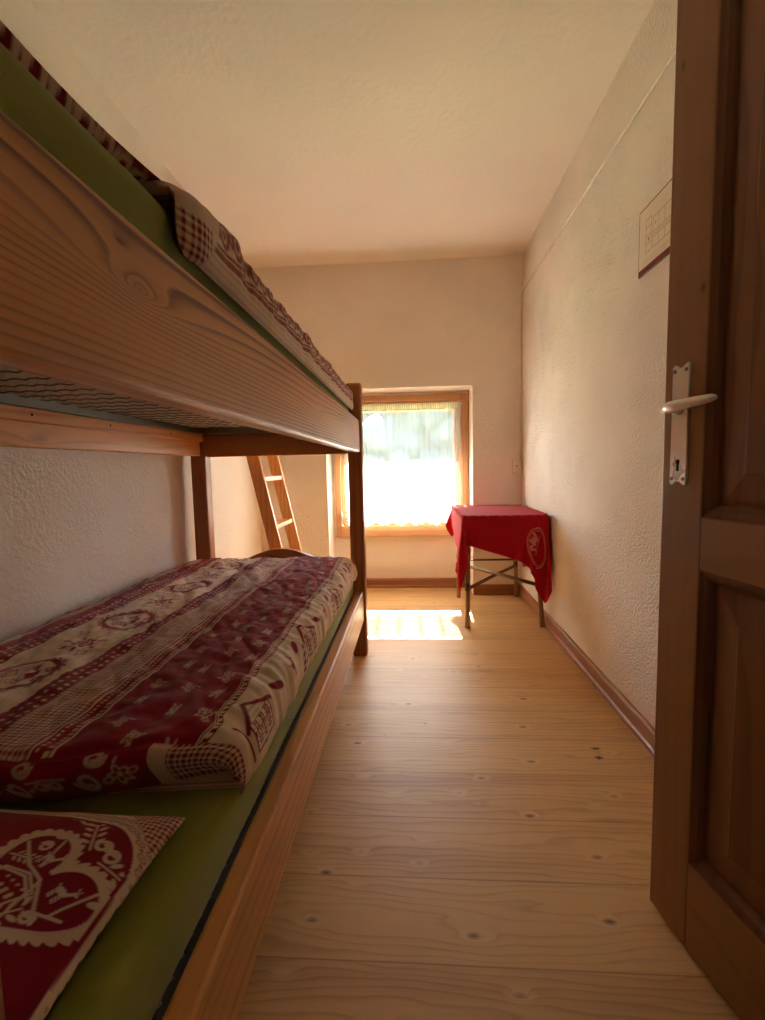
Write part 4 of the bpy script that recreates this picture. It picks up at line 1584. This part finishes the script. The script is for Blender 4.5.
# ================================================================= things on the walls
# framed floor plan
def sign():
    root = thing('floor_plan_sign', 'framed escape plan sheet with dark red foot on the right wall', 'sign')
    y0, y1, z0, z1 = 1.402, 1.699, 1.5375, 1.7445
    xw = XR - .0005
    bm = bmesh.new()
    bm_box(bm, xw - .006, xw, y0, y1, z0, z1, .001, 1)
    obj('backing', bm, M_dark_edge, root)
    ny, nz = 300, 210
    Yg, Zg = np.meshgrid(np.linspace(y0 + .0055, y1 - .0055, ny), np.linspace(z0 + .0055, z1 - .0055, nz))
    P = np.stack([np.full_like(Yg, xw - .0068), Yg, Zg], -1)
    a = (y1 - Yg) / (y1 - y0)          # 0 at the window end, reading direction
    b = (Zg - z0) / (z1 - z0)
    L = (y1 - y0)
    H_ = (z1 - z0)
    X_, Y_ = a * L, b * H_
    I = Ink(X_, Y_)
    I.aa = .0008
    def rect(x0_, y0_, x1_, y1_, w=.0011):
        I.add(poly_d(X_, Y_, [(x0_, y0_), (x1_, y0_), (x1_, y1_), (x0_, y1_)], True) - w)
    rect(.050, .060, .085, .085)
    rect(.050, .085, .085, .110)
    rect(.050, .110, .085, .135)
    rect(.050, .135, .085, .160)
    rect(.095, .060, .250, .090)
    rect(.095, .105, .130, .150)
    rect(.130, .105, .165, .150)
    rect(.165, .105, .205, .150)
    rect(.205, .105, .250, .150)
    I.add(seg_d(X_, Y_, (.085, .097), (.250, .097)) - .0009)
    for x in (.13, .165, .205):
        I.add(seg_d(X_, Y_, (x, .060), (x, .090)) - .001)
    I.add(ell(X_, Y_, .068, .098, .006, .006))
    I.add(ell(X_, Y_, .11, .128, .004, .004))
    for k in range(3):
        I.add(seg_d(X_, Y_, (.03, .040 - k * .006), (.24 - .03 * k, .040 - k * .006)) - .0005)
    paper = np.array(S((238, 224, 206)))
    col = mixc(I.m * .6, paper, np.array(S((90, 74, 66))))
    foot = sstep(.019, .0185, Y_)
    red = np.array(S((132, 32, 44)))
    col = col * (1 - foot[..., None]) + red * foot[..., None]
    P = P[:, ::-1]
    obj('plan_sheet', grid_mesh('plan_sheet', P, False, col[:, ::-1]), M_sign, root, label='white sheet with a line-drawn floor plan')
    rebase(root, (xw, (y0 + y1) / 2, z0))
sign()

# cable along the wall and down the corner
bm = bmesh.new()
zc = 2.092
pts = [(XR - .006, .13, zc - .012), (XR - .006, 1.2, zc - .006), (XR - .006, 2.3, zc), (XR - .006, 3.30, zc + .010), (XR - .006, 3.385, zc + .008), (XR - .008, 3.408, zc - .004), (XR - .010, 3.411, zc - .03), (XR - .011, 3.411, 1.6), (XR - .010, 3.411, .966)]
bm_tube(bm, pts, .0058, 10)
tag(obj('cable', bm, M_white_pl, None, True), 'painted cable run along the top of the right wall and down the corner', 'cable')

# surface box in the corner
jb = thing('junction_box', 'small white electric box at the foot of the corner cable', 'electric box')
jx0, jx1, jz0, jz1 = .700, .757, .868, .963
box('housing', jx0, jx1, 3.376, 3.4185, jz0, jz1, M_white_pl, jb, .006, 3)
box('switch_rocker', jx0 + .010, jx1 - .016, 3.371, 3.3765, jz0 + .020, jz1 - .020, M_white_pl, jb, .003, 2)
bm = bmesh.new()
bm_tube(bm, [(jx0 + .0205, 3.3705, .922), (jx0 + .0205, 3.3713, .922)], .006, 12)
obj('indicator', bm, M_galv, jb)
rebase(jb, ((jx0 + jx1) / 2, 3.4185, jz0))

# ================================================================= light
w = bpy.data.worlds.new('sky')
scene.world = w
w.use_nodes = True
nt = w.node_tree
for n in list(nt.nodes):
    nt.nodes.remove(n)
sky = nt.nodes.new('ShaderNodeTexSky')
sky.sky_type = 'NISHITA'
sky.sun_disc = False
sky.sun_elevation = math.radians(43)
sky.sun_rotation = math.radians(0)
sky.altitude = 1200
bg = nt.nodes.new('ShaderNodeBackground')
bg.inputs['Strength'].default_value = .2
out = nt.nodes.new('ShaderNodeOutputWorld')
nt.links.new(sky.outputs[0], bg.inputs[0])
nt.links.new(bg.outputs[0], out.inputs[0])

sun = bpy.data.lights.new('sun', 'SUN')
sun.energy = 20.0
sun.color = (1.0, .945, .87)
sun.angle = math.radians(.53)
so = bpy.data.objects.new('sun', sun)
COL.objects.link(so)
sdir = Vector((-.016, -.733, -.683)).normalized()
so.rotation_euler = sdir.to_track_quat('-Z', 'Y').to_euler()
so.location = (0, 12, 10)

scene.view_settings.exposure = 4.05

# ================================================================= camera
H = .93
f = 476.0
pi_, ya, ro = (math.radians(a) for a in (5.08, 3.73, -1.22))
cy, sy = math.cos(ya), math.sin(ya)
fwd = Vector((-sy * math.cos(pi_), cy * math.cos(pi_), -math.sin(pi_)))
rgt = Vector((cy, sy, 0))
up = rgt.cross(fwd)
r2 = math.cos(ro) * rgt + math.sin(ro) * up
u2 = -math.sin(ro) * rgt + math.cos(ro) * up
cam = bpy.data.cameras.new('camera')
cam.sensor_fit = 'VERTICAL'
cam.sensor_height = 36.0
cam.lens = f / 1020.0 * 36.0
cam.clip_start = .02
co = bpy.data.objects.new('camera', cam)
COL.objects.link(co)
b = -fwd
co.matrix_world = Matrix(((r2.x, u2.x, b.x, 0), (r2.y, u2.y, b.y, 0), (r2.z, u2.z, b.z, H), (0, 0, 0, 1)))
scene.camera = co
